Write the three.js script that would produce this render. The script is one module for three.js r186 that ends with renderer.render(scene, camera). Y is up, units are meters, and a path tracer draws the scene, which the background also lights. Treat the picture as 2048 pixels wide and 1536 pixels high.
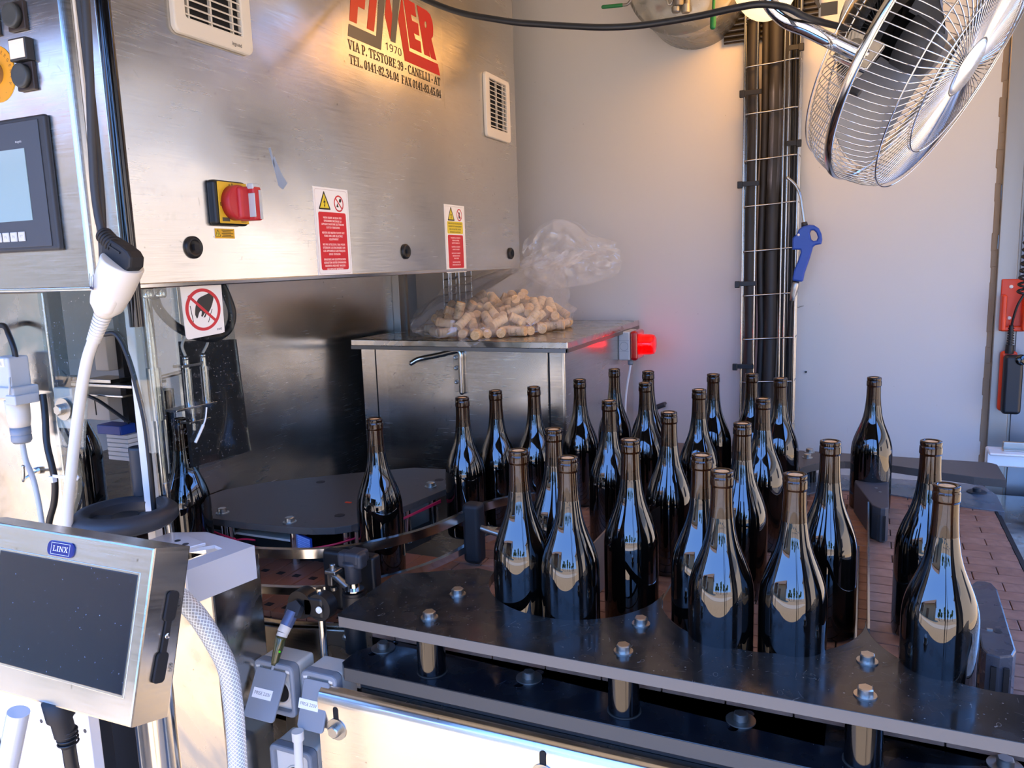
import * as THREE from 'three';
import { RoundedBoxGeometry } from 'three/addons/geometries/RoundedBoxGeometry.js';
import { mergeGeometries, mergeVertices, toCreasedNormals } from 'three/addons/utils/BufferGeometryUtils.js';
import { RectAreaLightUniformsLib } from 'three/addons/lights/RectAreaLightUniformsLib.js';
import { createNoise2D, createNoise3D } from 'simplex-noise';
RectAreaLightUniformsLib.init();

// ---------- camera, sky, sun, exposure ----------
const scene = new THREE.Scene();
const V = (x, y, z) => new THREE.Vector3(x, y, z);
const camera = new THREE.PerspectiveCamera(51.86, 4 / 3, 0.02, 300);
camera.position.set(0, 1.472, 0);
{
  const fwd = V(-0.406, -0.153, -0.901).normalize(), right = V(0.913, -0.032, -0.406);
  right.addScaledVector(fwd, -right.dot(fwd)).normalize();
  const up = new THREE.Vector3().crossVectors(right, fwd);
  camera.quaternion.setFromRotationMatrix(new THREE.Matrix4().makeBasis(right, up, fwd.clone().negate()));
}
camera.updateMatrixWorld();
const renderer = new THREE.WebGLRenderer({ antialias: true });
renderer.toneMapping = THREE.LinearToneMapping;
renderer.toneMappingExposure = 0.62;
renderer.shadowMap.enabled = true;

// clear afternoon sky: pale near the horizon, deep blue overhead, the same all round
{
  const w = 256, h = 128, d = new Float32Array(w * h * 4);
  for (let y = 0; y < h; y++) {
    const el = ((y + 0.5) / h - 0.5) * Math.PI, s = Math.max(0, Math.sin(el)), k = Math.pow(1 - s, 3.2);
    for (let x = 0; x < w; x++) {
      const o = (y * w + x) * 4;
      d[o] = 1.7 + 1.5 * k; d[o + 1] = 4.2 + 1.9 * k; d[o + 2] = 12.0; d[o + 3] = 1;
    }
  }
  const t = new THREE.DataTexture(d, w, h, THREE.RGBAFormat, THREE.FloatType);
  t.mapping = THREE.EquirectangularReflectionMapping; t.magFilter = THREE.LinearFilter; t.minFilter = THREE.LinearFilter; t.needsUpdate = true;
  scene.background = t; scene.environment = t; scene.backgroundIntensity = 1.0; scene.environmentIntensity = 1.0;
}
const sun = new THREE.DirectionalLight(0xffe9cc, 32);
sun.position.set(-5, 10, 3.6); sun.target.position.set(0, 0, 0);
sun.castShadow = true; sun.shadow.mapSize.set(2048, 2048);
Object.assign(sun.shadow.camera, { left: -12, right: 12, top: 12, bottom: -12, near: 0.1, far: 40 });
scene.add(sun, sun.target);

// ---------- seeded random and noise ----------
function rng(seed) { let s = seed >>> 0; return () => { s = (s + 0x6d2b79f5) >>> 0; let t = Math.imul(s ^ (s >>> 15), 1 | s); t = (t + Math.imul(t ^ (t >>> 7), 61 | t)) ^ t; return ((t ^ (t >>> 14)) >>> 0) / 4294967296; }; }
const rnd = rng(7), n2 = createNoise2D(rng(11)), n3 = createNoise3D(rng(12));
const fbm = (x, y, o = 4) => { let a = 0, k = 0.5, f = 1; for (let i = 0; i < o; i++) { a += k * n2(x * f, y * f); k *= 0.5; f *= 2; } return a; };
const lerp = (a, b, t) => a + (b - a) * t, clamp = (x, a = 0, b = 1) => Math.min(b, Math.max(a, x));

// ---------- names, things, parts ----------
const used = new Map(), origin = new Map();
function numbered(n) { const k = used.get(n) ?? 0; used.set(n, k + 1); return k ? `${n}_${String(k).padStart(3, '0')}` : n; }
function tag(o, label, category, group) { o.userData.label = label; o.userData.category = category; if (group) o.userData.group = group; return o; }
function thing(name, label, category, p = [0, 0, 0], group, rot) {
  const o = new THREE.Group(); o.name = numbered(name); o.position.set(...p); if (rot) o.rotation.set(...rot);
  origin.set(o, rot ? [0, 0, 0] : p); scene.add(o); return tag(o, label, category, group);
}
function struct(name) { const o = new THREE.Group(); o.name = name; o.userData.kind = 'structure'; origin.set(o, [0, 0, 0]); scene.add(o); return o; }
function strip(g) { g = g.index ? g.toNonIndexed() : g.clone(); for (const k of Object.keys(g.attributes)) if (!['position', 'normal', 'uv'].includes(k)) g.deleteAttribute(k); if (!g.attributes.normal) g.computeVertexNormals(); if (!g.attributes.uv) g.setAttribute('uv', new THREE.BufferAttribute(new Float32Array(g.attributes.position.count * 2), 2)); g.morphAttributes = {}; return g; }
function boxUV(g) {
  const p = g.attributes.position, n = g.attributes.normal, uv = new Float32Array(p.count * 2);
  for (let i = 0; i < p.count; i += 3) {
    let ax = 0, ay = 0, az = 0;
    for (let k = 0; k < 3; k++) { ax += n.getX(i + k); ay += n.getY(i + k); az += n.getZ(i + k); }
    ax = Math.abs(ax); ay = Math.abs(ay); az = Math.abs(az);
    for (let k = 0; k < 3; k++) {
      const x = p.getX(i + k), y = p.getY(i + k), z = p.getZ(i + k), j = (i + k) * 2;
      if (ay >= ax && ay >= az) { uv[j] = x; uv[j + 1] = -z; } else if (ax >= az) { uv[j] = -z; uv[j + 1] = y; } else { uv[j] = x; uv[j + 1] = y; }
    }
  }
  g.setAttribute('uv', new THREE.BufferAttribute(uv, 2)); return g;
}
function merge(gs, keepUV) { gs = (Array.isArray(gs) ? gs.flat(9) : [gs]).map(strip); const g = gs.length > 1 ? mergeGeometries(gs, false) : gs[0]; return keepUV ? g : boxUV(g); }
function part(parent, name, gs, mat, opt = {}) {
  const g = merge(gs, opt.keepUV), o = origin.get(parent) ?? [0, 0, 0];
  g.translate(-o[0], -o[1], -o[2]);
  const m = new THREE.Mesh(g, mat); m.name = opt.raw ? name : name; m.castShadow = m.receiveShadow = true;
  origin.set(m, opt.own ?? o); if (opt.label) m.userData.label = opt.label; if (opt.kind) m.userData.kind = opt.kind;
  parent.add(m); return m;
}
function solo(name, label, category, gs, mat, opt = {}) {         // a thing that is one mesh
  const p = opt.at ?? [0, 0, 0], g = merge(gs, opt.keepUV); g.translate(-p[0], -p[1], -p[2]);
  const m = new THREE.Mesh(g, mat); m.name = numbered(name); m.position.set(...p); m.castShadow = m.receiveShadow = true; origin.set(m, p);
  if (opt.kind) m.userData.kind = opt.kind;
  scene.add(m); return tag(m, label, category, opt.group);
}
function copyOf(o, label, p, rot) { const c = o.clone(); c.name = numbered(o.name.replace(/_\d{3}$/, '')); c.userData = { ...o.userData, label }; if (p) c.position.set(...p); if (rot) c.rotation.set(...rot); scene.add(c); return c; }

// ---------- geometry ----------
const box = (w, h, d, x = 0, y = 0, z = 0, r = 0, seg = 2) => (r ? new RoundedBoxGeometry(w, h, d, seg, Math.min(r, w / 2.01, h / 2.01, d / 2.01)) : new THREE.BoxGeometry(w, h, d)).translate(x, y, z);
const span = (x0, x1, y0, y1, z0, z1, r = 0, seg = 2) => box(Math.abs(x1 - x0), Math.abs(y1 - y0), Math.abs(z1 - z0), (x0 + x1) / 2, (y0 + y1) / 2, (z0 + z1) / 2, r, seg);
const vec = (p) => (p.isVector3 ? p : V(...p));
function between(g, p, q) { p = vec(p); q = vec(q); const d = q.clone().sub(p); return g.applyQuaternion(new THREE.Quaternion().setFromUnitVectors(V(0, 1, 0), d.clone().normalize())).translate((p.x + q.x) / 2, (p.y + q.y) / 2, (p.z + q.z) / 2); }
const rod = (p, q, r, seg = 20, r2) => between(new THREE.CylinderGeometry(r2 ?? r, r, vec(p).distanceTo(vec(q)), seg), p, q);
const ball = (r, x, y, z, sx = 1, sy = 1, sz = 1, seg = 20) => new THREE.SphereGeometry(r, seg, Math.round(seg * 0.7)).scale(sx, sy, sz).translate(x, y, z);
const curve = (pts, closed = false) => new THREE.CatmullRomCurve3(pts.map(vec), closed, 'centripetal');
const tube = (pts, r, n = 60, seg = 12, closed = false) => new THREE.TubeGeometry(curve(pts, closed), n, r, seg, closed);
function capTube(pts, r, n = 60, seg = 12) { const a = vec(pts[0]), b = vec(pts[pts.length - 1]); return [tube(pts, r, n, seg), ball(r, a.x, a.y, a.z, 1, 1, 1, seg), ball(r, b.x, b.y, b.z, 1, 1, 1, seg)]; }
const lathe = (prof, seg = 40) => new THREE.LatheGeometry(prof.map(([r, y]) => new THREE.Vector2(r, y)), seg);
function latheAt(prof, p, dir, seg = 32) { const g = lathe(prof, seg), d = vec(dir).clone().normalize(); return g.applyQuaternion(new THREE.Quaternion().setFromUnitVectors(V(0, 1, 0), d)).translate(...p); }
function shape(pts, holes = []) { const s = new THREE.Shape(pts.map(([x, y]) => new THREE.Vector2(x, y))); for (const h of holes) s.holes.push(new THREE.Path(h.map(([x, y]) => new THREE.Vector2(x, y)))); return s; }
function ext(s, depth, bevel = 0, curveSegments = 16) { return new THREE.ExtrudeGeometry(s instanceof THREE.Shape ? s : shape(s), { depth: depth - 2 * bevel, bevelEnabled: bevel > 0, bevelSize: bevel, bevelThickness: bevel, bevelOffset: -bevel, bevelSegments: 2, curveSegments }).translate(0, 0, bevel); }
// flat plate with outline in (x, z), from y0 up to y1
function plate(ptsXZ, y0, y1, bevel = 0, holes = []) { return ext(shape(ptsXZ.map(([x, z]) => [x, -z]), holes.map((h) => h.map(([x, z]) => [x, -z]))), y1 - y0, bevel).rotateX(-Math.PI / 2).translate(0, y0, 0); }
// flat plate in a plane x = const: outline in (z, y), thickness towards +x
function plateX(ptsZY, x0, x1, bevel = 0, holes = []) { return ext(shape(ptsZY.map(([z, y]) => [-z, y]), holes.map((h) => h.map(([z, y]) => [-z, y]))), x1 - x0, bevel).rotateY(Math.PI / 2).translate(x0, 0, 0); }
const arc = (cx, cz, r, a0, a1, n = 24) => Array.from({ length: n + 1 }, (_, i) => { const a = lerp(a0, a1, i / n); return [cx + r * Math.cos(a), cz + r * Math.sin(a)]; });
function rr(w, h, r, cx = 0, cy = 0) { const s = new THREE.Shape(), x = cx - w / 2, y = cy - h / 2; s.moveTo(x + r, y).lineTo(x + w - r, y).absarc(x + w - r, y + r, r, -Math.PI / 2, 0).lineTo(x + w, y + h - r).absarc(x + w - r, y + h - r, r, 0, Math.PI / 2).lineTo(x + r, y + h).absarc(x + r, y + h - r, r, Math.PI / 2, Math.PI).lineTo(x, y + r).absarc(x + r, y + r, r, Math.PI, 1.5 * Math.PI); return s; }
// a bar of rectangular section (w across, h high) swept along level points
function bar(pts, w, h, n = 60) {
  const c = curve(pts), P = c.getSpacedPoints(n), pos = [], idx = [];
  P.forEach((p, i) => {
    const t = c.getTangentAt(i / n), s = V(-t.z, 0, t.x).normalize();
    for (const [a, b] of [[-1, -1], [1, -1], [1, 1], [-1, 1]]) pos.push(p.x + s.x * a * w / 2, p.y + b * h / 2, p.z + s.z * a * w / 2);
  });
  for (let i = 0; i < n; i++) for (let k = 0; k < 4; k++) { const a = i * 4 + k, b = i * 4 + (k + 1) % 4; idx.push(a, b, a + 4, b, b + 4, a + 4); }
  idx.push(0, 2, 1, 0, 3, 2); const e = n * 4; idx.push(e, e + 1, e + 2, e, e + 2, e + 3);
  const g = new THREE.BufferGeometry(); g.setAttribute('position', new THREE.Float32BufferAttribute(pos, 3)); g.setIndex(idx);
  return toCreasedNormals(g.toNonIndexed(), 0.6);
}
function hexHead(af, h, washer = 0, dir = [0, 1, 0], p = [0, 0, 0]) {
  const r = af / Math.sqrt(3), gs = [];
  const y0 = washer ? 0.0018 : 0;
  if (washer) gs.push(new THREE.CylinderGeometry(washer, washer, 0.0018, 28).translate(0, 0.0009, 0));
  gs.push(new THREE.CylinderGeometry(r, r, h * 0.85, 6).translate(0, y0 + h * 0.425, 0), new THREE.CylinderGeometry(r * 0.86, r, h * 0.15, 6).translate(0, y0 + h * 0.925, 0));
  const g = merge(gs), q = new THREE.Quaternion().setFromUnitVectors(V(0, 1, 0), vec(dir).clone().normalize());
  return g.applyQuaternion(q).translate(...p);
}
function noisy(g, amp, freq, seed = 0) { g = mergeVertices(strip(g).deleteAttribute('uv').deleteAttribute('normal'), 1e-5); const p = g.attributes.position; for (let i = 0; i < p.count; i++) { const x = p.getX(i), y = p.getY(i), z = p.getZ(i); p.setXYZ(i, x + amp * n3(x * freq + seed, y * freq, z * freq), y + amp * n3(x * freq, y * freq + seed + 9, z * freq), z + amp * n3(x * freq, y * freq, z * freq + seed + 17)); } g.computeVertexNormals(); return g; }
// ---------- textures ----------
function field(w, h, fn, repeat = 1, srgb = false) {               // fn(u, v, x, y) -> grey or [r, g, b], 0..1; repeat = tiles per metre
  const d = new Uint8Array(w * h * 4);
  for (let y = 0; y < h; y++) for (let x = 0; x < w; x++) {
    const c = fn(x / w, y / h, x, y), o = (y * w + x) * 4, g = typeof c === 'number' ? [c, c, c] : c;
    for (let k = 0; k < 3; k++) d[o + k] = Math.round(clamp(g[k]) * 255); d[o + 3] = 255;
  }
  const t = new THREE.DataTexture(d, w, h, THREE.RGBAFormat); t.wrapS = t.wrapT = THREE.RepeatWrapping; t.magFilter = THREE.LinearFilter; t.minFilter = THREE.LinearMipmapLinearFilter; t.generateMipmaps = true;
  if (srgb) t.colorSpace = THREE.SRGBColorSpace; t.repeat.set(...(Array.isArray(repeat) ? repeat : [repeat, repeat])); t.needsUpdate = true; return t;
}
const wrapN = (u, v, f, o, s) => { // tiling fbm on the unit square
  const a = u * 2 * Math.PI, b = v * 2 * Math.PI; let r = 0, k = 0.5, q = f / 6.283;
  for (let i = 0; i < o; i++) { r += k * n3(Math.cos(a) * q + s, Math.sin(a) * q + Math.cos(b) * q, Math.sin(b) * q - s); k *= 0.5; q *= 2; } return r;
};
const spots = (n, seed, rmin, rmax) => { const r = rng(seed); return Array.from({ length: n }, () => [r(), r(), lerp(rmin, rmax, r() ** 3), r()]); };
function canvasTex(w, h, draw, srgb = true) { const c = document.createElement('canvas'); c.width = w; c.height = h; const g = c.getContext('2d'); draw(g, w, h); const t = new THREE.CanvasTexture(c); if (srgb) t.colorSpace = THREE.SRGBColorSpace; t.magFilter = THREE.LinearFilter; t.anisotropy = 8; return t; }
// scattered scratches and specks drawn on a canvas, as wear that has outlines of its own
function wear(w, h, base, list, seed) {
  return canvasTex(w, h, (g) => {
    const r = rng(seed); g.fillStyle = base; g.fillRect(0, 0, w, h);
    for (const { n, kind, col, len, wid, dir = null } of list) for (let i = 0; i < n; i++) {
      const x = r() * w, y = r() * h, L = len * (0.3 + r()), a = dir === null ? r() * 6.283 : dir + (r() - 0.5) * 0.7; g.globalAlpha = 0.25 + 0.75 * r(); g.strokeStyle = g.fillStyle = col; g.lineWidth = wid * (0.5 + r());
      for (const [ox, oy] of [[0, 0], [w, 0], [-w, 0], [0, h], [0, -h]]) {
        g.beginPath();
        if (kind === 'line') { g.moveTo(x + ox, y + oy); g.quadraticCurveTo(x + ox + Math.cos(a) * L * 0.5 + (r() - 0.5) * L * 0.2, y + oy + Math.sin(a) * L * 0.5, x + ox + Math.cos(a) * L, y + oy + Math.sin(a) * L); g.stroke(); }
        else if (kind === 'ring') { g.ellipse(x + ox, y + oy, L, L * 0.6, a, 0, 6.283); g.stroke(); }
        else if (kind === 'smear') { g.globalAlpha = 0.05 + 0.13 * r(); for (let k = 0; k < 14; k++) { g.beginPath(); g.ellipse(x + ox + (r() - 0.5) * L * 2, y + oy + (r() - 0.5) * L, L * 0.22 * r() + 1, wid * (0.4 + r()), a, 0, 6.283); g.fill(); } }
        else { g.ellipse(x + ox, y + oy, L, L * (0.5 + 0.5 * r()), a, 0, 6.283); g.fill(); }
      }
    }
    g.globalAlpha = 1;
  });
}
const rep = (t, s) => { t.wrapS = t.wrapT = THREE.RepeatWrapping; t.repeat.set(s, s); return t; };
const brushR = field(512, 512, (u, v) => 0.56 + 0.12 * wrapN(u * 0.999, v, 3, 4, 2) + 0.10 * n2(u * 3, v * 240) * 0.6 + 0.06 * n2(u * 9, v * 500), 1.6);
const brushB = field(512, 512, (u, v) => 0.5 + 0.3 * n2(u * 4, v * 256) + 0.2 * n2(u * 8, v * 512), 3);
const dentB = field(256, 256, (u, v) => 0.5 + 0.5 * wrapN(u, v, 4, 2, 5), 1.3);
const steelC = rep(wear(1024, 1024, '#cfcbc4', [{ n: 90, kind: 'smear', col: '#b4b0aa', len: 26, wid: 3 }, { n: 30, kind: 'line', col: '#8a8882', len: 14, wid: 0.9 }, { n: 130, kind: 'dot', col: '#77746e', len: 1.6, wid: 1 }], 21), 1.1);
const smudgeR = field(512, 512, (u, v) => 0.5 + 0.5 * wrapN(u, v, 7, 5, 3), 2.2);
const hdpeC = rep(wear(1024, 1024, '#232220', [{ n: 190, kind: 'smear', col: '#6f6a5e', len: 26, wid: 3 }, { n: 220, kind: 'line', col: '#87837a', len: 34, wid: 0.9 }, { n: 420, kind: 'dot', col: '#8b877e', len: 2.2, wid: 1 }, { n: 22, kind: 'ring', col: '#8d897f', len: 11, wid: 1.1 }], 31), 2.6);
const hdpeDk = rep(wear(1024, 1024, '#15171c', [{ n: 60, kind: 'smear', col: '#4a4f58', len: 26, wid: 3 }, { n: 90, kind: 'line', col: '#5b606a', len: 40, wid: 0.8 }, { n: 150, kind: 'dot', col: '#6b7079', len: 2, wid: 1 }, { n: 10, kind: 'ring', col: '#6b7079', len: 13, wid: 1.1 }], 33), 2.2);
const greyPl = rep(wear(1024, 1024, '#4a4845', [{ n: 90, kind: 'smear', col: '#2f2e2c', len: 34, wid: 3 }, { n: 60, kind: 'smear', col: '#6b6863', len: 30, wid: 4 }, { n: 40, kind: 'line', col: '#252422', len: 90, wid: 1.2 }, { n: 90, kind: 'dot', col: '#2a2927', len: 3, wid: 1 }], 35), 1.5);
const wallC = rep(wear(2048, 2048, '#c9c7c1', [{ n: 70, kind: 'dot', col: '#8f8a80', len: 1.6, wid: 1 }, { n: 40, kind: 'line', col: '#b9b5aa', len: 16, wid: 0.8 }, { n: 30, kind: 'smear', col: '#c9c5ba', len: 40, wid: 7 }], 41), 0.55);
const dirtyA = wear(1024, 1024, '#000000', [{ n: 2600, kind: 'dot', col: '#ffffff', len: 1.7, wid: 1 }, { n: 120, kind: 'smear', col: '#bbbbbb', len: 20, wid: 3 }, { n: 80, kind: 'line', col: '#dddddd', len: 30, wid: 0.8 }], 43);

// ---------- materials ----------
const std = (color, roughness = 0.5, metalness = 0, o = {}) => new THREE.MeshStandardMaterial({ color, roughness, metalness, ...o });
const phy = (color, roughness, metalness, o = {}) => new THREE.MeshPhysicalMaterial({ color, roughness, metalness, ...o });
const M = {
  sheet: phy(0xffffff, 0.42, 1, { map: steelC, roughnessMap: brushR, bumpMap: dentB, bumpScale: 0.0012, anisotropy: 0.75, anisotropyRotation: 0 }),
  steel: phy(0xf3f1ee, 0.42, 1, { map: steelC, roughnessMap: smudgeR, anisotropy: 0.4 }),
  satin: std(0xb9b7b3, 0.34, 1, { roughnessMap: brushR }),
  bright: std(0xcfcdc8, 0.16, 1), chrome: std(0xdcdcdc, 0.06, 1), zinc: std(0xb4b2ab, 0.36, 1), dull: std(0x8b8883, 0.5, 1),
  darkMetal: std(0x37383a, 0.4, 0.9), alu: std(0xa09c95, 0.45, 0.9), whiteAlu: std(0xd9dadb, 0.38, 0.25, { roughnessMap: brushR }),
  hdpe: phy(0xffffff, 0.42, 0, { map: hdpeC, roughnessMap: smudgeR, specularIntensity: 1 }),
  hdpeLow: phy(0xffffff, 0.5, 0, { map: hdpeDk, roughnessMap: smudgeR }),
  hdpeEdge: std(0x3a3733, 0.55), greyPlate: phy(0xffffff, 0.5, 0, { map: greyPl }),
  black: std(0x111214, 0.45), blackSoft: std(0x16171a, 0.62), rubber: std(0x0d0d0f, 0.7), blackGloss: phy(0x08080a, 0.12, 0, { clearcoat: 0.5, clearcoatRoughness: 0.1 }),
  charcoal: std(0x2b2e33, 0.5), greyPlastic: std(0x868c93, 0.5), paleGrey: std(0xb9bcbc, 0.5), white: std(0xe9e8e4, 0.5), cream: std(0xd7d0c1, 0.55), offwhite: std(0xdcd7cb, 0.5),
  wall: std(0xffffff, 0.5, 0, { map: wallC }), shell: std(0x3b3d40, 0.7), ceil: std(0xd9d4c6, 0.6), orange: std(0xd9421b, 0.4), red: std(0xb71f18, 0.4), blue: std(0x1d47a6, 0.38), green: std(0x0c6b37, 0.4), yellow: std(0xe6b41c, 0.45),
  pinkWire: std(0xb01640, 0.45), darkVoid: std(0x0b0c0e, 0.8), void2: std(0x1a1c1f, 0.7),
  floor: std(0x55565a, 0.6, 0.2),
};
// ---------- the setting ----------
const ZW = -2.46;
{
  const w = struct('wall_back');
  part(w, 'panel', span(-3.0, 0.306, -0.1, 2.62, ZW - 0.05, ZW), M.wall);
  const wl = struct('wall_left'); part(wl, 'panel', span(-3.06, -3.0, -0.1, 2.62, ZW, 0.16), M.wall);
  const c = struct('ceiling'); part(c, 'panel', span(-3.06, 1.35, 2.6, 2.66, ZW - 0.05, 0.16), M.ceil);
  const f = struct('floor'); part(f, 'sheet', span(-3.06, 1.35, -0.06, 0, ZW - 0.05, 0.16), M.floor);
  const wf = struct('wall_front'); part(wf, 'panel', [span(-3.06, -2.9, 0, 2.6, 0.1, 0.16), span(1.15, 1.35, 0, 2.6, 0.1, 0.16), span(-2.9, 1.15, 2.06, 2.6, 0.1, 0.16)], M.shell);
  const wr = struct('wall_right'); part(wr, 'panel', [span(1.29, 1.35, 0, 2.6, -0.4, 0.1), span(1.29, 1.35, 2.3, 2.6, ZW, -0.4), span(1.29, 1.35, 0, 0.62, ZW, -0.4)], M.shell);
  // rear corner to the right of the white panel: worn sealant, aluminium profile and riveted sheet
  const t = struct('trim_1');
  const sealant = []; for (let i = 0; i < 60; i++) { const y = i * 0.043; sealant.push(box(0.016 + 0.004 * n2(i * 0.7, 3), 0.05, 0.012, 0.307 + 0.002 * n2(i * 0.9, 8), y + 0.02, ZW - 0.004, 0.003)); }
  part(t, 'sealant', sealant, std(0x8a7a66, 0.8));
  part(t, 'profile', [span(0.314, 0.36, 0, 2.6, ZW - 0.05, ZW + 0.012, 0.003), span(0.36, 0.366, 0, 2.6, ZW - 0.05, ZW + 0.004)], M.alu, { label: 'dull aluminium corner profile' });
  part(t, 'sheet', [span(0.366, 0.43, 0, 2.6, ZW - 0.05, ZW + 0.008, 0.002)], std(0x8f8f92, 0.4, 0.9));
  part(t, 'ridge', [span(0.415, 0.428, 0, 2.6, ZW, ZW + 0.02, 0.004)], M.alu);
  for (const [x, y] of [[0.392, 0.936], [0.392, 1.262], [0.392, 1.6], [0.392, 1.95], [0.392, 0.6]]) part(t, 'rivet', ball(0.006, x, y, ZW + 0.009, 1, 1, 0.5, 12), M.zinc);
  part(t, 'post', span(0.43, 0.72, 0, 2.6, ZW - 0.05, ZW + 0.05, 0.004), M.rubber);
}
// outside: gravel yard, path, trees, a cream house
{
  const gr = struct('ground');
  const gravel = field(512, 512, (u, v) => { const a = 0.5 + 0.5 * wrapN(u, v, 30, 3, 4); return [0.62 + 0.2 * a, 0.54 + 0.19 * a, 0.41 + 0.17 * a]; }, 0.5, true);
  part(gr, 'gravel', [span(-60, 60, -1.2, -0.1, 0.0, 60), span(-60, -3.06, -1.2, -0.1, -40, 0), span(1.35, 60, -1.2, -0.1, -40, 0), span(-3.06, 1.35, -1.2, -0.1, -40, ZW - 0.05)], std(0xffffff, 0.95, 0, { map: gravel }));
}
// ---------- bottles ----------
const BELT = 0.9;
const bottleProfile = [[0, 0.012], [0.018, 0.012], [0.026, 0.006], [0.034, 0.0015], [0.0385, 0.0005], [0.0412, 0.0025], [0.0423, 0.007], [0.0425, 0.06], [0.0425, 0.128], [0.0421, 0.136], [0.041, 0.145], [0.0390, 0.154], [0.0363, 0.163], [0.0330, 0.172], [0.0298, 0.180], [0.0266, 0.188], [0.0237, 0.196], [0.0213, 0.204], [0.0194, 0.212], [0.0180, 0.220], [0.0169, 0.228], [0.0160, 0.236]];
const neckProfile = [[0.0160, 0.236], [0.0153, 0.244], [0.0148, 0.252], [0.0144, 0.262], [0.0141, 0.2755], [0.0142, 0.277], [0.01515, 0.2778], [0.01525, 0.2795], [0.0151, 0.286], [0.0150, 0.2885], [0.01425, 0.2892], [0.0142, 0.2906], [0.01465, 0.2913], [0.0147, 0.2945], [0.0143, 0.2965], [0.0128, 0.297], [0.0105, 0.2966], [0.0094, 0.2950], [0.0092, 0.290], [0.0092, 0.2885]];
const smooth = (prof, k = 3) => { const c = new THREE.CatmullRomCurve3(prof.map(([r, y]) => V(r, y, 0)), false, 'centripetal'); return c.getPoints((prof.length - 1) * k).map((p) => [Math.max(0, p.x), p.y]); };
const M_glass = phy(0x070504, 0.025, 0, { ior: 1.8, specularIntensity: 1 });
const M_neck = phy(0x5a3312, 0.03, 0, { ior: 1.5, transmission: 0.85, thickness: 0 });
const corkTop = field(128, 128, (u, v) => { const a = wrapN(u, v, 9, 4, 6); return [0.86 + 0.1 * a, 0.70 + 0.12 * a, 0.5 + 0.14 * a]; }, 20, true);
const M_cork = std(0xffffff, 0.85, 0, { map: corkTop });
const bottleGeo = { body: lathe([...smooth(bottleProfile)], 72), neck: lathe(neckProfile, 48), cork: merge([new THREE.CylinderGeometry(0.0091, 0.0091, 0.0462, 28).translate(0, 0.2722, 0)]), wine: lathe([[0, 0.237], [0.0146, 0.237], [0.0128, 0.2475], [0, 0.2478]], 28) };
function makeBottle() {
  const b = new THREE.Group();
  for (const [n, g, m] of [['glass_body', bottleGeo.body, M_glass], ['neck', bottleGeo.neck, M_neck], ['cork', bottleGeo.cork, M_cork], ['wine', bottleGeo.wine, std(0x120306, 0.1)]]) { const o = new THREE.Mesh(g, m); o.name = n; o.castShadow = o.receiveShadow = true; b.add(o); }
  b.name = 'wine_bottle'; return b;
}
const proto = makeBottle();
const BOTTLES = [
  [-1.190, -1.091, 'dark corked wine bottle standing behind the black hand wheel, under the clear guard'],
  [-0.815, -1.191, 'dark corked wine bottle between the curved guide rail and the grey infeed plate'],
  [-0.762, -1.436, 'first dark bottle in the row along the cork table, nearest the grey infeed plate'],
  [-0.730, -1.531, 'second dark bottle in the row along the cork table, counted from the grey infeed plate'],
  [-0.667, -1.597, 'third dark bottle in the row along the cork table, right of its hook bracket'],
  [-0.603, -1.722, 'dark bottle before the front right corner edge of the cork table'],
  [-0.575, -1.907, 'dark bottle directly below the red beacon, touching its white cable'],
  [-0.482, -1.884, 'far dark bottle half hidden behind another, just right of the red beacon'],
  [-0.443, -1.706, 'dark bottle with the blue hose fitting at its left shoulder'],
  [-0.455, -1.472, 'dark bottle in the middle of the belt, before the one below the beacon'],
  [-0.317, -1.385, 'lone dark bottle in the centre of the belt between the near and far clusters'],
  [-0.312, -1.641, 'dark bottle left of and before the far one against the white wall'],
  [-0.322, -1.867, 'far dark bottle standing alone against the white wall left of the cable tray'],
  [-0.238, -1.890, 'dark bottle in front of the middle of the cable tray'],
  [-0.169, -1.834, 'dark bottle in front of the right edge of the cable tray'],
  [-0.175, -1.563, 'dark bottle centred below the cable tray, before the pair that hides the tray foot'],
  [-0.180, -1.322, 'dark bottle just behind the middle front pocket, left of the lane divider'],
  [0.022, -1.884, 'lone far bottle standing in the back plate pocket behind the black wedge block'],
  [0.093, -1.264, 'rear of the two dark bottles on the right lane of the belt'],
  [-0.041, -1.225, 'rear right bottle of the middle front pocket, beside the metal lane divider'],
  [0.094, -1.026, 'nearest dark bottle on the right lane, in the rightmost pocket of the front plate'],
  [-0.074, -1.024, 'right front bottle of the middle pocket of the scalloped front plate'],
  [-0.163, -1.014, 'left front bottle of the middle pocket of the scalloped front plate'],
  [-0.203, -1.090, 'rear left bottle of the middle front pocket, mostly hidden by the one before it'],
  [-0.324, -1.154, 'right rear bottle of the left front pocket, beside the cusp of the plate'],
  [-0.378, -1.022, 'right front bottle of the left pocket of the scalloped front plate'],
  [-0.463, -1.042, 'left front bottle of the left pocket of the scalloped front plate'],
  [-0.466, -1.195, 'dark bottle behind the front pair of the left pocket, by the curved rail'],
];
BOTTLES.forEach(([x, z, label], i) => {
  const b = proto.clone(); b.name = numbered('wine_bottle'); b.position.set(x, BELT, z); b.rotation.y = i * 1.7; scene.add(b);
  tag(b, label, 'bottle', 'corked dark wine bottles on the filling line');
});

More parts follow.
